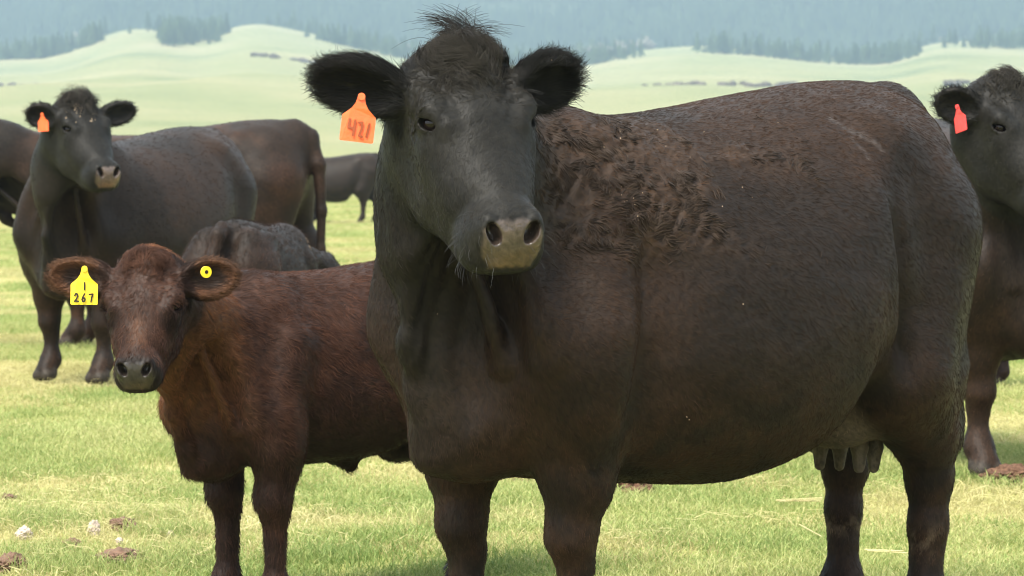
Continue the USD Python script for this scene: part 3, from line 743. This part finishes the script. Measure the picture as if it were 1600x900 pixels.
def blade_material(name, ramp):
    usdkit.material(stage, '/World/Looks/' + name, {
        'o': ('object_info', {}), 'g': ('geometry', {}), 'n': ('noise_texture', {'scale': .9, 'detail': 4.0, 'roughness': .6}), 'n2': ('noise_texture', {'scale': 70.0, 'detail': 2.0}),
        'a': ('math', {'math_type': 'multiply_add', 'value2': .45}), 'a1': ('math', {'math_type': 'multiply', 'value2': .55}),
        'r': ('rgb_ramp', {'ramp': ramp}), 'd': ('principled_bsdf', {'roughness': .6, 'specular_ior_level': .25}), 't': ('translucent_bsdf', {}), 'mx': ('mix_closure', {'fac': .35})},
        [('g.position', 'n.vector'), ('g.position', 'n2.vector'), ('n2.fac', 'a1.value1'), ('n.fac', 'a.value1'), ('a1.value', 'a.value3'), ('a.value', 'r.fac'), ('r.color', 'd.base_color'), ('r.color', 't.color'), ('d.BSDF', 'mx.closure1'), ('t.BSDF', 'mx.closure2')], surface='mx.closure')
blade_material('fresh_blades', [(.32, (.10, .165, .035)), (.44, (.19, .255, .07)), (.54, (.33, .35, .125)), (.66, (.50, .45, .22))])
blade_material('dry_blades', [(.35, (.26, .25, .09)), (.55, (.44, .39, .18)), (.70, (.56, .48, .26))])
GR = np.random.default_rng(5)
gp = [(grass_patch(GR, 260, .16, .015, .042, .0032, 1.4), 'fresh_blades'), (grass_patch(GR, 260, .16, .014, .038, .0034, 1.6), 'fresh_blades'), (grass_patch(GR, 170, .16, .02, .060, .0034, 1.3), 'fresh_blades'),
      (grass_patch(GR, 130, .16, .01, .036, .0030, 2.8), 'dry_blades')]
def litter(rng, n):
    ms = []
    for q in range(n):
        a, l = rng.uniform(0, 2 * np.pi), rng.uniform(.04, .11)
        c = V(rng.uniform(-.15, .15), rng.uniform(-.15, .15), rng.uniform(.012, .035)); d = V(np.cos(a), np.sin(a), rng.normal(0, .15)) * l / 2; w = V(-np.sin(a), np.cos(a), .3) * .0017
        k = V(0, 0, rng.uniform(-.006, .012))
        ms.append(np.array([c - d - w, c - d + w, c - w + k, c + w + k, c + d]))
    k = np.arange(n)[:, None] * 5
    return np.vstack(ms), np.vstack([k + np.array([0, 1, 3]), k + np.array([0, 3, 2]), k + np.array([2, 3, 4])])
gp.append((np.concatenate([q for q in [grass_patch(GR, 120, .16, .01, .03, .0030, 2.8)[0], litter(GR, 16)[0]]]), np.vstack([grass_patch(np.random.default_rng(1), 120, .16, .01, .03, .003, 2.8)[1], litter(np.random.default_rng(2), 16)[1] + 600]), 'dry_blades'))
gp = [((q[0], q[1]), q[2]) if len(q) == 3 else q for q in gp]
pos, idx = [], []
for y0, y1, step in ((6.5, 14, .155), (14, 26, .21), (26, 60, .42), (60, 110, .9)):
    ys = np.arange(y0, y1, step)
    for yy in ys:
        half = yy * .19 + 1.2
        xs = np.arange(-half, half, step)
        pos.append(np.stack([xs + GR.uniform(-.5, .5, len(xs)) * step, yy + GR.uniform(-.5, .5, len(xs)) * step], 1))
pos = np.vstack(pos)
dryness = fbm(np.c_[pos * .8, pos[:, 0] * 0], 3, 2)
tall = fbm(np.c_[pos * .9, pos[:, 0] * 0], 3, 12)
idx = np.where(dryness + GR.normal(0, .06, len(pos)) > .515, 3, np.where(tall + GR.normal(0, .06, len(pos)) > .58, 2, GR.integers(0, 2, len(pos))))
idx = np.where((idx == 3) & (GR.random(len(pos)) < .35), 4, idx)
_g = [(76, 872), (62, 884), (262, 874), (290, 892), (232, 812), (96, 822), (60, 812), (285, 842), (120, 897), (500, 880)]
_t = np.vstack([np.array([ground_at(a + GR.normal(0, 12), b + GR.normal(0, 4))[:2] for q in range(5)]) for a, b in _g])
pos = np.vstack([pos, _t]); idx = np.concatenate([idx, np.full(len(_t), 2)])
far = np.clip(pos[:, 1] / 22, 1, 5); far[-len(_t):] = .7
instancer('grass', gp, np.c_[pos, land(pos[:, 0], pos[:, 1])], idx, GR.uniform(0, 6.28, len(pos)), np.stack([far, far, 1 + (far - 1) * .25], 1) * GR.uniform(.8, 1.2, (len(pos), 1)), label='short spring grass mixed with dry yellow blades')

# ---------------------------------------------------------------- the wood on the mountain
def conifer(seed, h=17.0, r=3.2):
    g = np.random.default_rng(seed); vs, fs, o = [], [], 0
    def cone(z0, z1, rr, n=7):
        nonlocal o
        a = np.linspace(0, 2 * np.pi, n, endpoint=False) + g.uniform(0, 1)
        k = rr * g.uniform(.6, 1.15, n)
        vs.append(np.vstack([np.stack([np.cos(a) * k, np.sin(a) * k, z0 + g.uniform(-.3, .3, n) * rr * .4], 1), [[0, 0, z1]]]))
        fs.append(np.array([[o + i, o + (i + 1) % n, o + n] for i in range(n)])); o += n + 1
    cone(0, h * .5, .35, 4)
    for q in range(6):
        u = q / 6
        cone(h * (.14 + .78 * u), h * (.36 + .66 * u), r * (1 - u) ** .85 + .35)
    return np.vstack(vs), np.vstack(fs)
def bush(seed, r=3.0, h=6.0):
    g = np.random.default_rng(seed); vs, fs, o = [], [], 0
    for q in range(9):
        m = trimesh.creation.icosphere(1, 1.0); c = V(g.normal(0, r * .35), g.normal(0, r * .35), h * g.uniform(.3, .8))
        vs.append(m.vertices * g.uniform(.7, 1.2, (len(m.vertices), 1)) * r * g.uniform(.28, .5) + c); fs.append(m.faces[g.random(len(m.faces)) < .8] + o); o += len(m.vertices)
    return np.vstack(vs), np.vstack(fs)
def leaf_material(name, a, b):
    usdkit.material(stage, '/World/Looks/' + name, {'o': ('object_info', {}), 'g': ('geometry', {}), 'n': ('noise_texture', {'scale': .02, 'detail': 4.0}), 's': ('math', {'math_type': 'multiply_add', 'value2': .5}), 'h': ('math', {'math_type': 'multiply', 'value2': .5}),
        'r': ('rgb_ramp', {'ramp': [(.25, a), (.75, b)]}), 'p': ('principled_bsdf', {'roughness': .9, 'specular_ior_level': .1})},
        [('g.position', 'n.vector'), ('o.random', 'h.value1'), ('n.fac', 's.value1'), ('h.value', 's.value3'), ('s.value', 'r.fac'), ('r.color', 'p.base_color')], surface='p.BSDF')
leaf_material('needles', (.018, .035, .018), (.05, .075, .035))
leaf_material('pale_twigs', (.11, .11, .085), (.20, .19, .155))
leaf_material('brush_leaves', (.06, .055, .05), (.13, .11, .09))
TR = np.random.default_rng(21)
N = 130000
tx, ty = TR.uniform(-1, 1, N), DR + 60 + 2600 * TR.random(N) ** 1.25
tx = tx * (ty * .19 + 120)
dens = fbm(np.c_[tx / 260, ty / 200, tx * 0], 4, 31)
pxs = CX + FPX * tx / ty
keep = dens + TR.normal(0, .05, N) > .30 + .16 * sstep(160, 60, ty - DR)
tx, ty = tx[keep], ty[keep]
instancer('forest', [(conifer(1), 'needles'), (conifer(2, 14, 3.0), 'needles'), (conifer(3, 20, 3.4), 'needles')], np.c_[tx, ty, land(tx, ty) - .4], TR.integers(0, 3, len(tx)), TR.uniform(0, 6.28, len(tx)), TR.uniform(.35, .75, len(tx)), label='dark conifer forest covering the mountain')
# trees that come down over the crest of the left hill, and pale bare thickets at the foot of the wood
cl = [(285, 26, 1430, 1540, 120), (262, 16, 1380, 1450, 30), (335, 14, 1440, 1520, 30), (60, 60, 1480, 1560, 110), (140, 16, 1470, 1540, 40), (-60, 60, 1480, 1560, 60), (560, 60, 1480, 1580, 60), (640, 40, 1490, 1580, 40), (820, 60, 1480, 1580, 70), (930, 50, 1470, 1560, 60), (1130, 30, 1500, 1560, 30), (1220, 60, 1480, 1560, 60), (1340, 60, 1470, 1560, 80), (1400, 30, 1440, 1540, 50), (1540, 60, 1500, 1580, 40), (300, 34, 1600, 1800, 150), (268, 24, 1660, 1780, 50), (335, 18, 1540, 1680, 36), (120, 45, 1690, 1800, 70), (20, 50, 1690, 1800, 70), (480, 40, 1740, 1800, 40), (590, 50, 1720, 1800, 60), (900, 90, 1730, 1800, 90), (1130, 40, 1740, 1800, 40), (1380, 60, 1730, 1800, 70), (1560, 60, 1740, 1800, 40)]
P = []
for cx, w, a, b, n in cl:
    q = TR.normal(cx, w * .6, n); dd = TR.uniform(a, b, n); P.append(np.c_[(q - CX) / FPX * dd, dd])
P = np.vstack(P)
instancer('hill_trees', [(conifer(4, 12, 2.6), 'needles'), (conifer(5, 10, 2.4), 'needles')], np.c_[P, land(P[:, 0], P[:, 1]) - .3], TR.integers(0, 2, len(P)), TR.uniform(0, 6.28, len(P)), TR.uniform(.35, 1.0, len(P)), label='loose stands of conifers along the crest of the green hills')
P = []
for cx, w, a, b, n in ((950, 55, 1700, 1840, 70), (880, 40, 1720, 1850, 40), (1120, 50, 1850, 1980, 45), (60, 70, 1720, 1830, 50), (640, 40, 1740, 1850, 25), (1420, 60, 1780, 1900, 40)):
    q = TR.normal(cx, w * .6, n); dd = TR.uniform(a, b, n); P.append(np.c_[(q - CX) / FPX * dd, dd])
P = np.vstack(P)
instancer('pale_thicket', [(bush(6), 'pale_twigs'), (bush(7, 2.5, 7), 'pale_twigs')], np.c_[P, land(P[:, 0], P[:, 1]) - .3], TR.integers(0, 2, len(P)), TR.uniform(0, 6.28, len(P)), TR.uniform(.6, 1.3, len(P)), label='pale leafless thicket along the foot of the forest')
P = []
for x0, x1, dd, n in ((1005, 1245, 830, 46), (1480, 1640, 800, 26), (395, 500, 1050, 20), (640, 700, 980, 10), (-60, 60, 900, 14)):
    q = TR.uniform(x0, x1, n); d_ = dd + TR.normal(0, 6, n); P.append(np.c_[(q - CX) / FPX * d_, d_])
P = np.vstack(P)
instancer('brush', [(bush(8, 1.6, 1.1), 'brush_leaves'), (bush(9, 1.3, .9), 'brush_leaves')], np.c_[P, land(P[:, 0], P[:, 1]) - .1], TR.integers(0, 2, len(P)), TR.uniform(0, 6.28, len(P)), TR.uniform(.5, 1.1, len(P)), label='low dark brush following the creek line across the far pasture')
# single trees standing out on the pasture hills
for px, dd, h in ((232, 1650, .9), (598, 1500, .55), (1190, 1720, .8)):
    x = (px - CX) / FPX * dd
    th = thing('hill_tree', {232: 'lone dark conifer on the crest of the left hill', 598: 'small lone conifer on the slope left of the big cow\'s ear', 1190: 'lone conifer at the right end of the central hill crest'}[px], 'tree', (x, dd, float(land(x, dd)) - .2), px * 7)
    v_, f_ = conifer(px, 12 * h, 2.6 * h)
    obj('trunk', trimesh.creation.cone(.3 * h, 8 * h, sections=6), 'brush_leaves', th); obj('crown', (v_[5:], f_[4:] - 5), 'needles', th)

# ------------------------------------------------------------------ the herd
TH = 223.4
def mud(v):
    m = sstep(-.66, -.45, v[:, 0]) * sstep(.22, .05, v[:, 0]) * sstep(.86, 1.0, v[:, 2]) * sstep(0, .1, v[:, 1]) * sstep(1.215, 1.17, v[:, 2])
    m = m * sstep(.40, .58, fbm(v * 6, 3, 40) + .12 * (v[:, 0] > -.3))
    return m
def main_relief(v, nv):
    a = V(.8, .0, .6)
    q = v @ a
    r = 1 - np.abs(2 * fbm(np.stack([q * 42, (v @ V(-.6, 0, .8)) * 16, v[:, 1] * 16], 1), 3, 3) - 1) * 1.6
    d = mud(v) * (r - .35) * .012
    # crease behind the shoulder and in front of the thigh
    q = v[:, 0] + .045 + .10 * (v[:, 2] - .8)
    side = (v[:, 1] > .1) * sstep(1.04, .85, v[:, 2]) * sstep(.45, .6, v[:, 2])
    d -= side * np.where(q < 0, .030 * np.exp(-(q / .10) ** 2), .030 * np.exp(-(q / .035) ** 2))
    d += (v[:, 1] > .1) * .016 * np.exp(-((q - .11) / .07) ** 2 - ((v[:, 2] - .72) / .2) ** 2)
    d -= .032 * np.exp(-((v[:, 0] + .865 - .1 * (v[:, 2] - .8)) / .032) ** 2) * sstep(1.1, .9, v[:, 2]) * sstep(.55, .7, v[:, 2]) * (v[:, 1] > .1)
    return d
bc = black_coat()
def main_coat(v, t, nv, inh):
    col, w = bc(v, t, nv, inh)
    m = mud(v)[:, None] * .8
    col = col * (1 - m) + np.array((.026, .0155, .0095)) * (.6 + .8 * fbm(v * 60, 2, 8)[:, None]) * m
    dust = (sstep(.55, .7, fbm(v * V(9, 9, 14), 4, 77)) * sstep(.1, .2, -v[:, 0]) * sstep(.5, .3, v[:, 2]) * sstep(.05, .25, v[:, 2]))[:, None] * .6
    muddy = (sstep(.54, .60, fbm(v * V(45, 45, 40), 4, 70)) * np.exp(-((v[:, 2] - .215) / .03) ** 2) * (v[:, 0] < -.8))[:, None] * .45
    col = col * (1 - muddy) + np.array((.12, .09, .065)) * muddy
    return col, w
MAIN = dict(COW, dip=-.06, relief=main_relief, shoulder=(1.0, .80))
cow = animal('cow', 'big black cow in front, facing the camera, with an orange tag hanging from one ear', 'cow', MAIN, (.014, 7.5, 0), TH,
             (V(.0, 0, 0) + photo_point(731, 82, 7.02), 23, 51, 3),
             [((.055, .09, -.08), (.9, .25, .30), (.55, -.7, -.3), .16, .122), ((.055, -.09, -.085), (-.96, .05, .22), (-.1, -.85, -.40), .225, .120)],
             .0075, 2, main_coat, hair=dict(n=185000, length=.014, width=.0009, lift=.20, ear=9000, poll=4600, poll_len=.05, ear_len=.034, wisps=230))
p_ = photo_point(565, 150, 6.93)
ear_tag(cow['th'], tag_frame(cow['toloc'](p_), TH, roll=-7, yaw=4, tilt=-4), .068, 'orange_plastic', 'faded_ink',
        [[(-.26, -.72), (-.28, -.96), (-.10, -.97)], [(-.10, -.74), (-.12, -1.18)], [(.02, -.80), (.12, -.78), (.12, -.95), (.06, -1.18), (.16, -1.20)], [(.33, -.80), (.28, -1.18)]], .0048)

CALF = dict(COW)
CALF.update(st=[(-1.20, 1.18, 1.02, .05), (-1.16, 1.235, .92, .11), (-1.08, 1.27, .82, .16), (-.96, 1.29, .70, .20), (-.8, 1.28, .60, .24), (-.6, 1.26, .54, .265),
                (-.4, 1.24, .53, .27), (-.2, 1.235, .535, .255), (0, 1.25, .545, .215), (.10, 1.22, .56, .18), (.17, 1.12, .58, .15), (.24, .98, .64, .11), (.28, .90, .72, .05)],
            girth=.82, leg=1.2, knee=.42, hock=.58, udder=False, hs=.98, eye=(.168, .108, -.062), muzzle=.86, dewlap=.4, neck=.80, shoulder=(.80, .80), front=[(.02, .010), (-.03, -.035)], hind=[(.16, -.04), (-.13, -.04)], navel=(-.50, .50), bend=(.02, 0, .0), brisket=.60, tail=False)
def brown_coat(base=(.031, .0146, .0094), dark=(.0085, .0054, .0042), rim=(.085, .038, .018), seed=3):
    def fn(v, t, nv, inh):
        n1, n2 = fbm(v * 4 + seed, 4, seed), fbm(v * V(22, 22, 9) + seed, 3, seed + 2)
        col = np.tile(np.array(base), (len(v), 1))
        w = sstep(.42, .68, n1) * .55
        w = np.maximum(w, sstep(.72, .55, v[:, 2]) * .6 * sstep(.3, .6, n2))
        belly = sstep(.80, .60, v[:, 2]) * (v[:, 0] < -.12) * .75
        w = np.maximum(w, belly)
        hd = (t[:, 0] > -.05) & inh
        w = np.maximum(w, np.where(hd, np.maximum(sstep(.36, .42, t[:, 0]), sstep(.095, .045, np.linalg.norm(t - np.sign(t[:, 1:2]) * V(0, .10, 0) - V(.205, 0, -.085), axis=1)) * .9), 0))
        w = np.where(hd & (t[:, 0] < .36), np.maximum(w, .25), w)
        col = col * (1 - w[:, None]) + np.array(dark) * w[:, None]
        light = np.where(hd, sstep(.05, .0, np.abs(t[:, 1])) * sstep(.2, .28, t[:, 0]) * sstep(.38, .33, t[:, 0]) * .35, 0)[:, None]
        col = col * (1 - light) + np.array(rim) * light
        nk = (sstep(.12, .24, v[:, 0]) * sstep(.35, .6, n1 + .15 * n2) * sstep(.6, .8, v[:, 2]) * ~hd)[:, None] * .8
        col = col * (1 - nk) + np.array(rim) * nk
        return col * (.75 + .5 * n2[:, None]), np.ones(len(v))
    return fn
cs = .67
calf_loc = (-.655, 8.45, 0)
calf_heads = (photo_point(226, 402, 8.02), -4, 54, 1)
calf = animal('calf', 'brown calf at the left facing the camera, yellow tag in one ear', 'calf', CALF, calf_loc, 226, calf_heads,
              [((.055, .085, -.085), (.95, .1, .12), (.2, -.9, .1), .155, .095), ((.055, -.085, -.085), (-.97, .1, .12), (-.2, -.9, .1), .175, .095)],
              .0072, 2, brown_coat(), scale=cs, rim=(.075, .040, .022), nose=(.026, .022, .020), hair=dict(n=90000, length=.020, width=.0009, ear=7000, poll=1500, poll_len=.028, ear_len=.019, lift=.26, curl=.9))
ear_tag(calf['th'], tag_frame(calf['toloc'](photo_point(132, 419, 7.95)), 226, roll=-1, yaw=6), .062, 'yellow_plastic', 'marker_ink',
        writing('1', -.06, -.80, .26, 0) + writing('267', -.36, -1.25, .30, 0, .27), .0042)
m_ = trimesh.creation.annulus(.004, .0135, .004, sections=28); m_.apply_transform(tag_frame(calf['toloc'](photo_point(322, 425, 7.93)), 226, yaw=35))
b_ = obj('ear_button', m_, 'yellow_plastic', calf['th'])
c_ = trimesh.creation.cylinder(.0045, .005, sections=16); c_.apply_transform(tag_frame(calf['toloc'](photo_point(322, 425, 7.93)), 226, yaw=35)); obj('stud', c_, 'marker_ink', b_)

# cow standing at the left, facing the camera
L2 = dict(COW, udder=False, hs=1.0, front=[(.05, 0), (-.02, .02)], shoulder=(.9, .9))
left = animal('cow', 'black cow standing at the left behind the calf, head turned, orange tag in one ear', 'cow', L2, (-2.17, 17.35, 0), 243,
              (photo_point(126, 156, 16.8), 36, 46, 2),
              [((.055, .09, -.08), (.93, .25, .25), (.3, -.85, -.2), .20, .12), ((.055, -.09, -.085), (-.93, .05, .2), (-.2, -.85, -.2), .18, .13)],
              .014, 2, black_coat(seed=7), hair=dict(n=14000, length=.022, width=.0020, ear=900, poll=900, poll_len=.085), nose=(.085, .062, .052))
ear_tag(left['th'], tag_frame(left['toloc'](photo_point(66, 178, 16.72)), 243, roll=3, yaw=-30), .062, 'orange_plastic')

# brown-flanked cow in profile behind it
M2 = dict(COW, udder=False, hs=1.0, tail=True)
mid = animal('cow', 'rusty flanked cow in profile behind the left cow, tail towards the gap', 'cow', M2, (-2.55, 20.6, 0), 172,
             (V(-3.45, 20.4, 1.45), -80, 40, 0),
             [((.055, .09, -.08), (.5, .6, .25), (.3, -.85, -.2), .18, .12), ((.055, -.09, -.085), (-.3, -.8, .2), (-.6, -.5, -.2), .18, .12)],
             .016, 0, black_coat(body=(.014, .0088, .006), brown=(.034, .0165, .0095), seed=12), scale=1.05, hair=dict(n=5000, length=.022, width=.0025, ear=0, poll=0))
far = animal('cow', 'small distant black cow seen side on in the gap beside the big cow', 'cow', dict(COW, udder=False, front=[(.1, 0), (-.1, 0)], hind=[(.20, 0), (-.06, 0)], tail_swing=.02), (-3.72, 63.5, 0), 184,
             (V(-4.45, 63.4, 1.05), -85, 60, 0),
             [((.055, .09, -.08), (.5, .6, .25), (.3, -.85, -.2), .18, .12), ((.055, -.09, -.085), (-.3, -.8, .2), (-.6, -.5, -.2), .18, .12)],
             .018, 0, black_coat(body=(.013, .0095, .007), brown=(.02, .013, .009), seed=15))
R2 = dict(COW, udder=False, hs=1.02, front=[(.03, 0), (-.02, 0)])
right = animal('cow', 'black cow cut off by the right edge, red tag in one ear', 'cow', R2, (1.80, 12.1, 0), 291,
               (photo_point(1580, 128, 11.75), 38, 50, 6),
               [((.055, .09, -.08), (.93, .35, .25), (.3, -.85, -.2), .18, .12), ((.055, -.09, -.085), (-.85, -.1, .22), (-.25, -.85, -.2), .18, .13)],
               .012, 2, black_coat(seed=19), hair=dict(n=9000, length=.02, width=.0018, ear=1200, poll=700, poll_len=.06))
ear_tag(right['th'], tag_frame(right['toloc'](photo_point(1496, 166, 11.6)), 291, roll=12, yaw=-62), .064, 'red_plastic')
# dark calf seen from behind, between the brown calf's back and the left cow
D2 = dict(CALF, navel=None, tail=True)
dark = animal('calf', 'dark calf with its rump to the camera, seen above the brown calf\'s back', 'calf', D2, (-1.06, 15.9, 0), 75,
              (V(-.88, 16.3, .66), 160, 55, 0),
              [((.055, .085, -.085), (.95, .1, .12), (.2, -.9, .1), .13, .085), ((.055, -.085, -.085), (-.97, .1, .12), (-.2, -.9, .1), .13, .085)],
              .014, 0, black_coat(face=(.011, .008, .006), body=(.012, .0082, .0058), brown=(.022, .012, .008), seed=23), scale=.66, hair=dict(n=14000, lift=.35, length=.03, width=.002, ear=0, poll=0))
hid = animal('calf', 'reddish calf almost hidden behind the big cow\'s rump, only a lower leg showing', 'calf', D2, (1.53, 16.75, 0), 182,
             (V(1.05, 16.6, .95), -70, 50, 0),
             [((.055, .085, -.085), (.5, .6, .12), (.2, -.9, .1), .13, .085), ((.055, -.085, -.085), (-.4, -.7, .12), (-.2, -.9, .1), .13, .085)],
             .016, 0, brown_coat(seed=9), scale=.67)

# ------------------------------------------------------------------ things lying on the grass
def clod(px, py, w, l, h, mat, name, label, cat, seed, group=None, rough=.35):
    c = ground_at(px, py)
    m = trimesh.creation.icosphere(4, 1.0)
    v = m.vertices
    n = fbm(v * 2.2 + seed, 4, seed); n2 = fbm(v * 7 + seed, 3, seed + 3)
    v = v * (1 - rough + 2 * rough * n)[:, None] * (1 - .3 + .6 * n2)[:, None]
    v = v * V(w / 2, l / 2, h) + V(0, 0, h * .12)
    th = obj(name, (v + V(c[0], c[1], float(land(c[0], c[1])) + .012), m.faces), mat, smooth=True, label=label, cat=cat, group=group)
clod(188, 884, .125, .17, .022, 'dung', 'dung_pat', 'large dry brown dung pat near the bottom left, beside the calf\'s legs', 'dung', 1)
clod(990, 775, .125, .24, .060, 'soil', 'soil_mound', 'dark crumbly soil mound under the big cow\'s belly', 'soil', 2, rough=.5)
clod(818, 749, .08, .14, .045, 'dung', 'dung_pat', 'small brown dung pat between the big cow\'s front legs', 'dung', 3)
clod(192, 831, .07, .10, .020, 'dung', 'dung_pat', 'thin crumbled dung pat just right of the white stone', 'dung', 4, rough=.5)
clod(112, 862, .05, .08, .020, 'dung', 'dung_pat', 'small dung pat just below and left of the white stone', 'dung', 5)
clod(18, 893, .09, .12, .03, 'dung', 'dung_pat', 'dung pat in the bottom left corner', 'dung', 6)
clod(14, 780, .045, .10, .016, 'dung', 'dung_pat', 'small reddish dung pat at the left edge, above the pale stones', 'dung', 7)
clod(147, 841, .036, .03, .030, 'bleached', 'stone', 'upright white stone in the grass at the lower left', 'stone', 8, rough=.3)
clod(38, 847, .046, .04, .022, 'bleached', 'stone', 'flat pale stone near the left edge', 'stone', 9, rough=.3)
clod(187, 856, .022, .03, .012, 'bleached', 'stone', 'tiny pale stone just above the large dung pat', 'stone', 10)
clod(266, 846, .022, .03, .012, 'bleached', 'stone', 'small pale stone left of the calf\'s front legs', 'stone', 11)
clod(1580, 752, .19, .30, .035, 'soil', 'soil_mound', 'bare brown soil patch under the right cow\'s hooves', 'soil', 12, rough=.4)
def straw(px0, py0, px1, py1, n, label, seed):
    g = np.random.default_rng(seed); ms = []
    a, b = ground_at(px0, py0), ground_at(px1, py1)
    th = thing('straw', label, 'straw', ((a + b) / 2) * V(1, 1, 0) + V(0, 0, float(land((a + b)[0] / 2, (a + b)[1] / 2)) + .035))
    for q in range(n):
        d = (b - a) / 2
        o = V(g.normal(0, .012), g.normal(0, .05), g.uniform(0, .012))
        s0, s1 = -d * g.uniform(.7, 1) + o, d * g.uniform(.7, 1) + o + V(0, g.normal(0, .03), g.normal(0, .006))
        obj('stalk', trimesh.creation.cylinder(.0015, segment=[s0, s1], sections=6), 'straw_look', th)
straw(1350, 876, 1420, 878, 3, 'pale straw stalks between the big cow\'s hind legs', 1)
straw(1205, 806, 1288, 803, 3, 'pale straw stalks left of the big cow\'s far hind leg', 2)
straw(1228, 835, 1270, 850, 1, 'single straw stalk leaning below the other straw by the hind leg', 3)
# pale flecks of hay caught in the coats
def flecks(a, pts, size, seed):
    g = np.random.default_rng(seed); ms = []
    v, nv = a['v'], a['nv']
    Rw = rotz(a['H'])
    for px, py, n, sp in pts:
        loc = np.array(stage.GetPrimAtPath(a['th'].GetPath()).GetAttribute('xformOp:translate').Get())
        w = v @ Rw.T + loc
        t = math.radians(PITCH); dep = w[:, 1] * math.cos(t) - (w[:, 2] - EYE) * math.sin(t)
        up = w[:, 1] * math.sin(t) + (w[:, 2] - EYE) * math.cos(t)
        qx, qy = CX + FPX * w[:, 0] / dep, CY - FPX * up / dep
        for q in range(n):
            x, y = px + g.normal(0, sp), py + g.normal(0, sp)
            d2 = (qx - x) ** 2 + (qy - y) ** 2
            c = np.flatnonzero(d2 < 36)
            if not len(c): continue
            i = c[np.argmin(dep[c])]
            m = trimesh.creation.icosphere(1, 1.0); m.vertices = m.vertices * g.uniform(.4, 1.3, (42, 1)) * V(1, .7, .5) * size * g.uniform(.5, 1.2)
            m.apply_transform(trimesh.transformations.random_rotation_matrix(g.random(3))); m.apply_translation(v[i] + nv[i] * size * .3)
            ms.append(m)
    if ms: obj('hay_flecks', trimesh.util.concatenate(ms), 'fleck', a['th'], kind='stuff', label='pale flecks of hay caught in the coat')
flecks(cow, [(920, 320, 9, 9), (905, 300, 7, 16), (1175, 290, 3, 30), (1040, 250, 3, 40), (1012, 667, 2, 2), (1110, 480, 1, 2), (787, 134, 1, 1), (730, 90, 1, 1), (895, 138, 1, 1), (915, 240, 6, 20), (1275, 180, 2, 10), (622, 492, 1, 1), (990, 200, 3, 30)], .0018, 3)
flecks(calf, [(560, 402, 10, 22), (480, 408, 8, 25), (400, 410, 3, 10)], .0032, 4)
def scar(a, lines, width, colour):
    from shapely.geometry import LineString, Point
    loc = np.array(stage.GetPrimAtPath(a['th'].GetPath()).GetAttribute('xformOp:translate').Get())
    w = a['v'] @ rotz(a['H']).T + loc
    t = math.radians(PITCH); dep = w[:, 1] * math.cos(t) - (w[:, 2] - EYE) * math.sin(t); up = w[:, 1] * math.sin(t) + (w[:, 2] - EYE) * math.cos(t)
    q = np.stack([CX + FPX * w[:, 0] / dep, CY - FPX * up / dep], 1)
    d = np.full(len(q), 99.0)
    for l in lines:
        for p0, p1 in zip(l[:-1], l[1:]):
            p0, p1 = V(*p0), V(*p1); k = np.clip(((q - p0) @ (p1 - p0)) / ((p1 - p0) @ (p1 - p0)), 0, 1)
            d = np.minimum(d, np.linalg.norm(q - p0 - k[:, None] * (p1 - p0), axis=1))
    d += (fbm(a['v'] * 40, 3, 66) - .5) * width * 1.6
    m = (sstep(width, width * .2, d) * (a['v'][:, 1] > .0) * .42)[:, None]
    primvar_body = a['th'].GetPrim().GetChild('body')
    UsdGeom.PrimvarsAPI(primvar_body).GetPrimvar('coat').Set(Vt.Vec3fArray.FromNumpy((a['col'] * (1 - m) + np.array(colour) * m).astype(np.float32)))
scar(cow, [[(1382, 182), (1400, 196), (1418, 206), (1436, 208)], [(1408, 214), (1418, 230), (1428, 246)], [(1425, 212), (1450, 222), (1462, 236)]], 5.0, (.06, .055, .055))
flecks(left, [(116, 163, 34, 8), (150, 178, 6, 5)], .0042, 5)
flecks(dark, [(432, 382, 16, 7)], .005, 6)

# ------------------------------------------------------------------ the air between here and the mountain
usdkit.material(stage, '/World/Looks/air', {'v': ('principled_volume', {'color': (.62, .84, 1.0), 'density': .00027, 'anisotropy': .2})}, volume='v.volume')
hb = trimesh.creation.box((7200, 5700, 900)); hb.apply_translation((0, 2600, 425))
obj('haze', hb, 'air', kind='stuff')
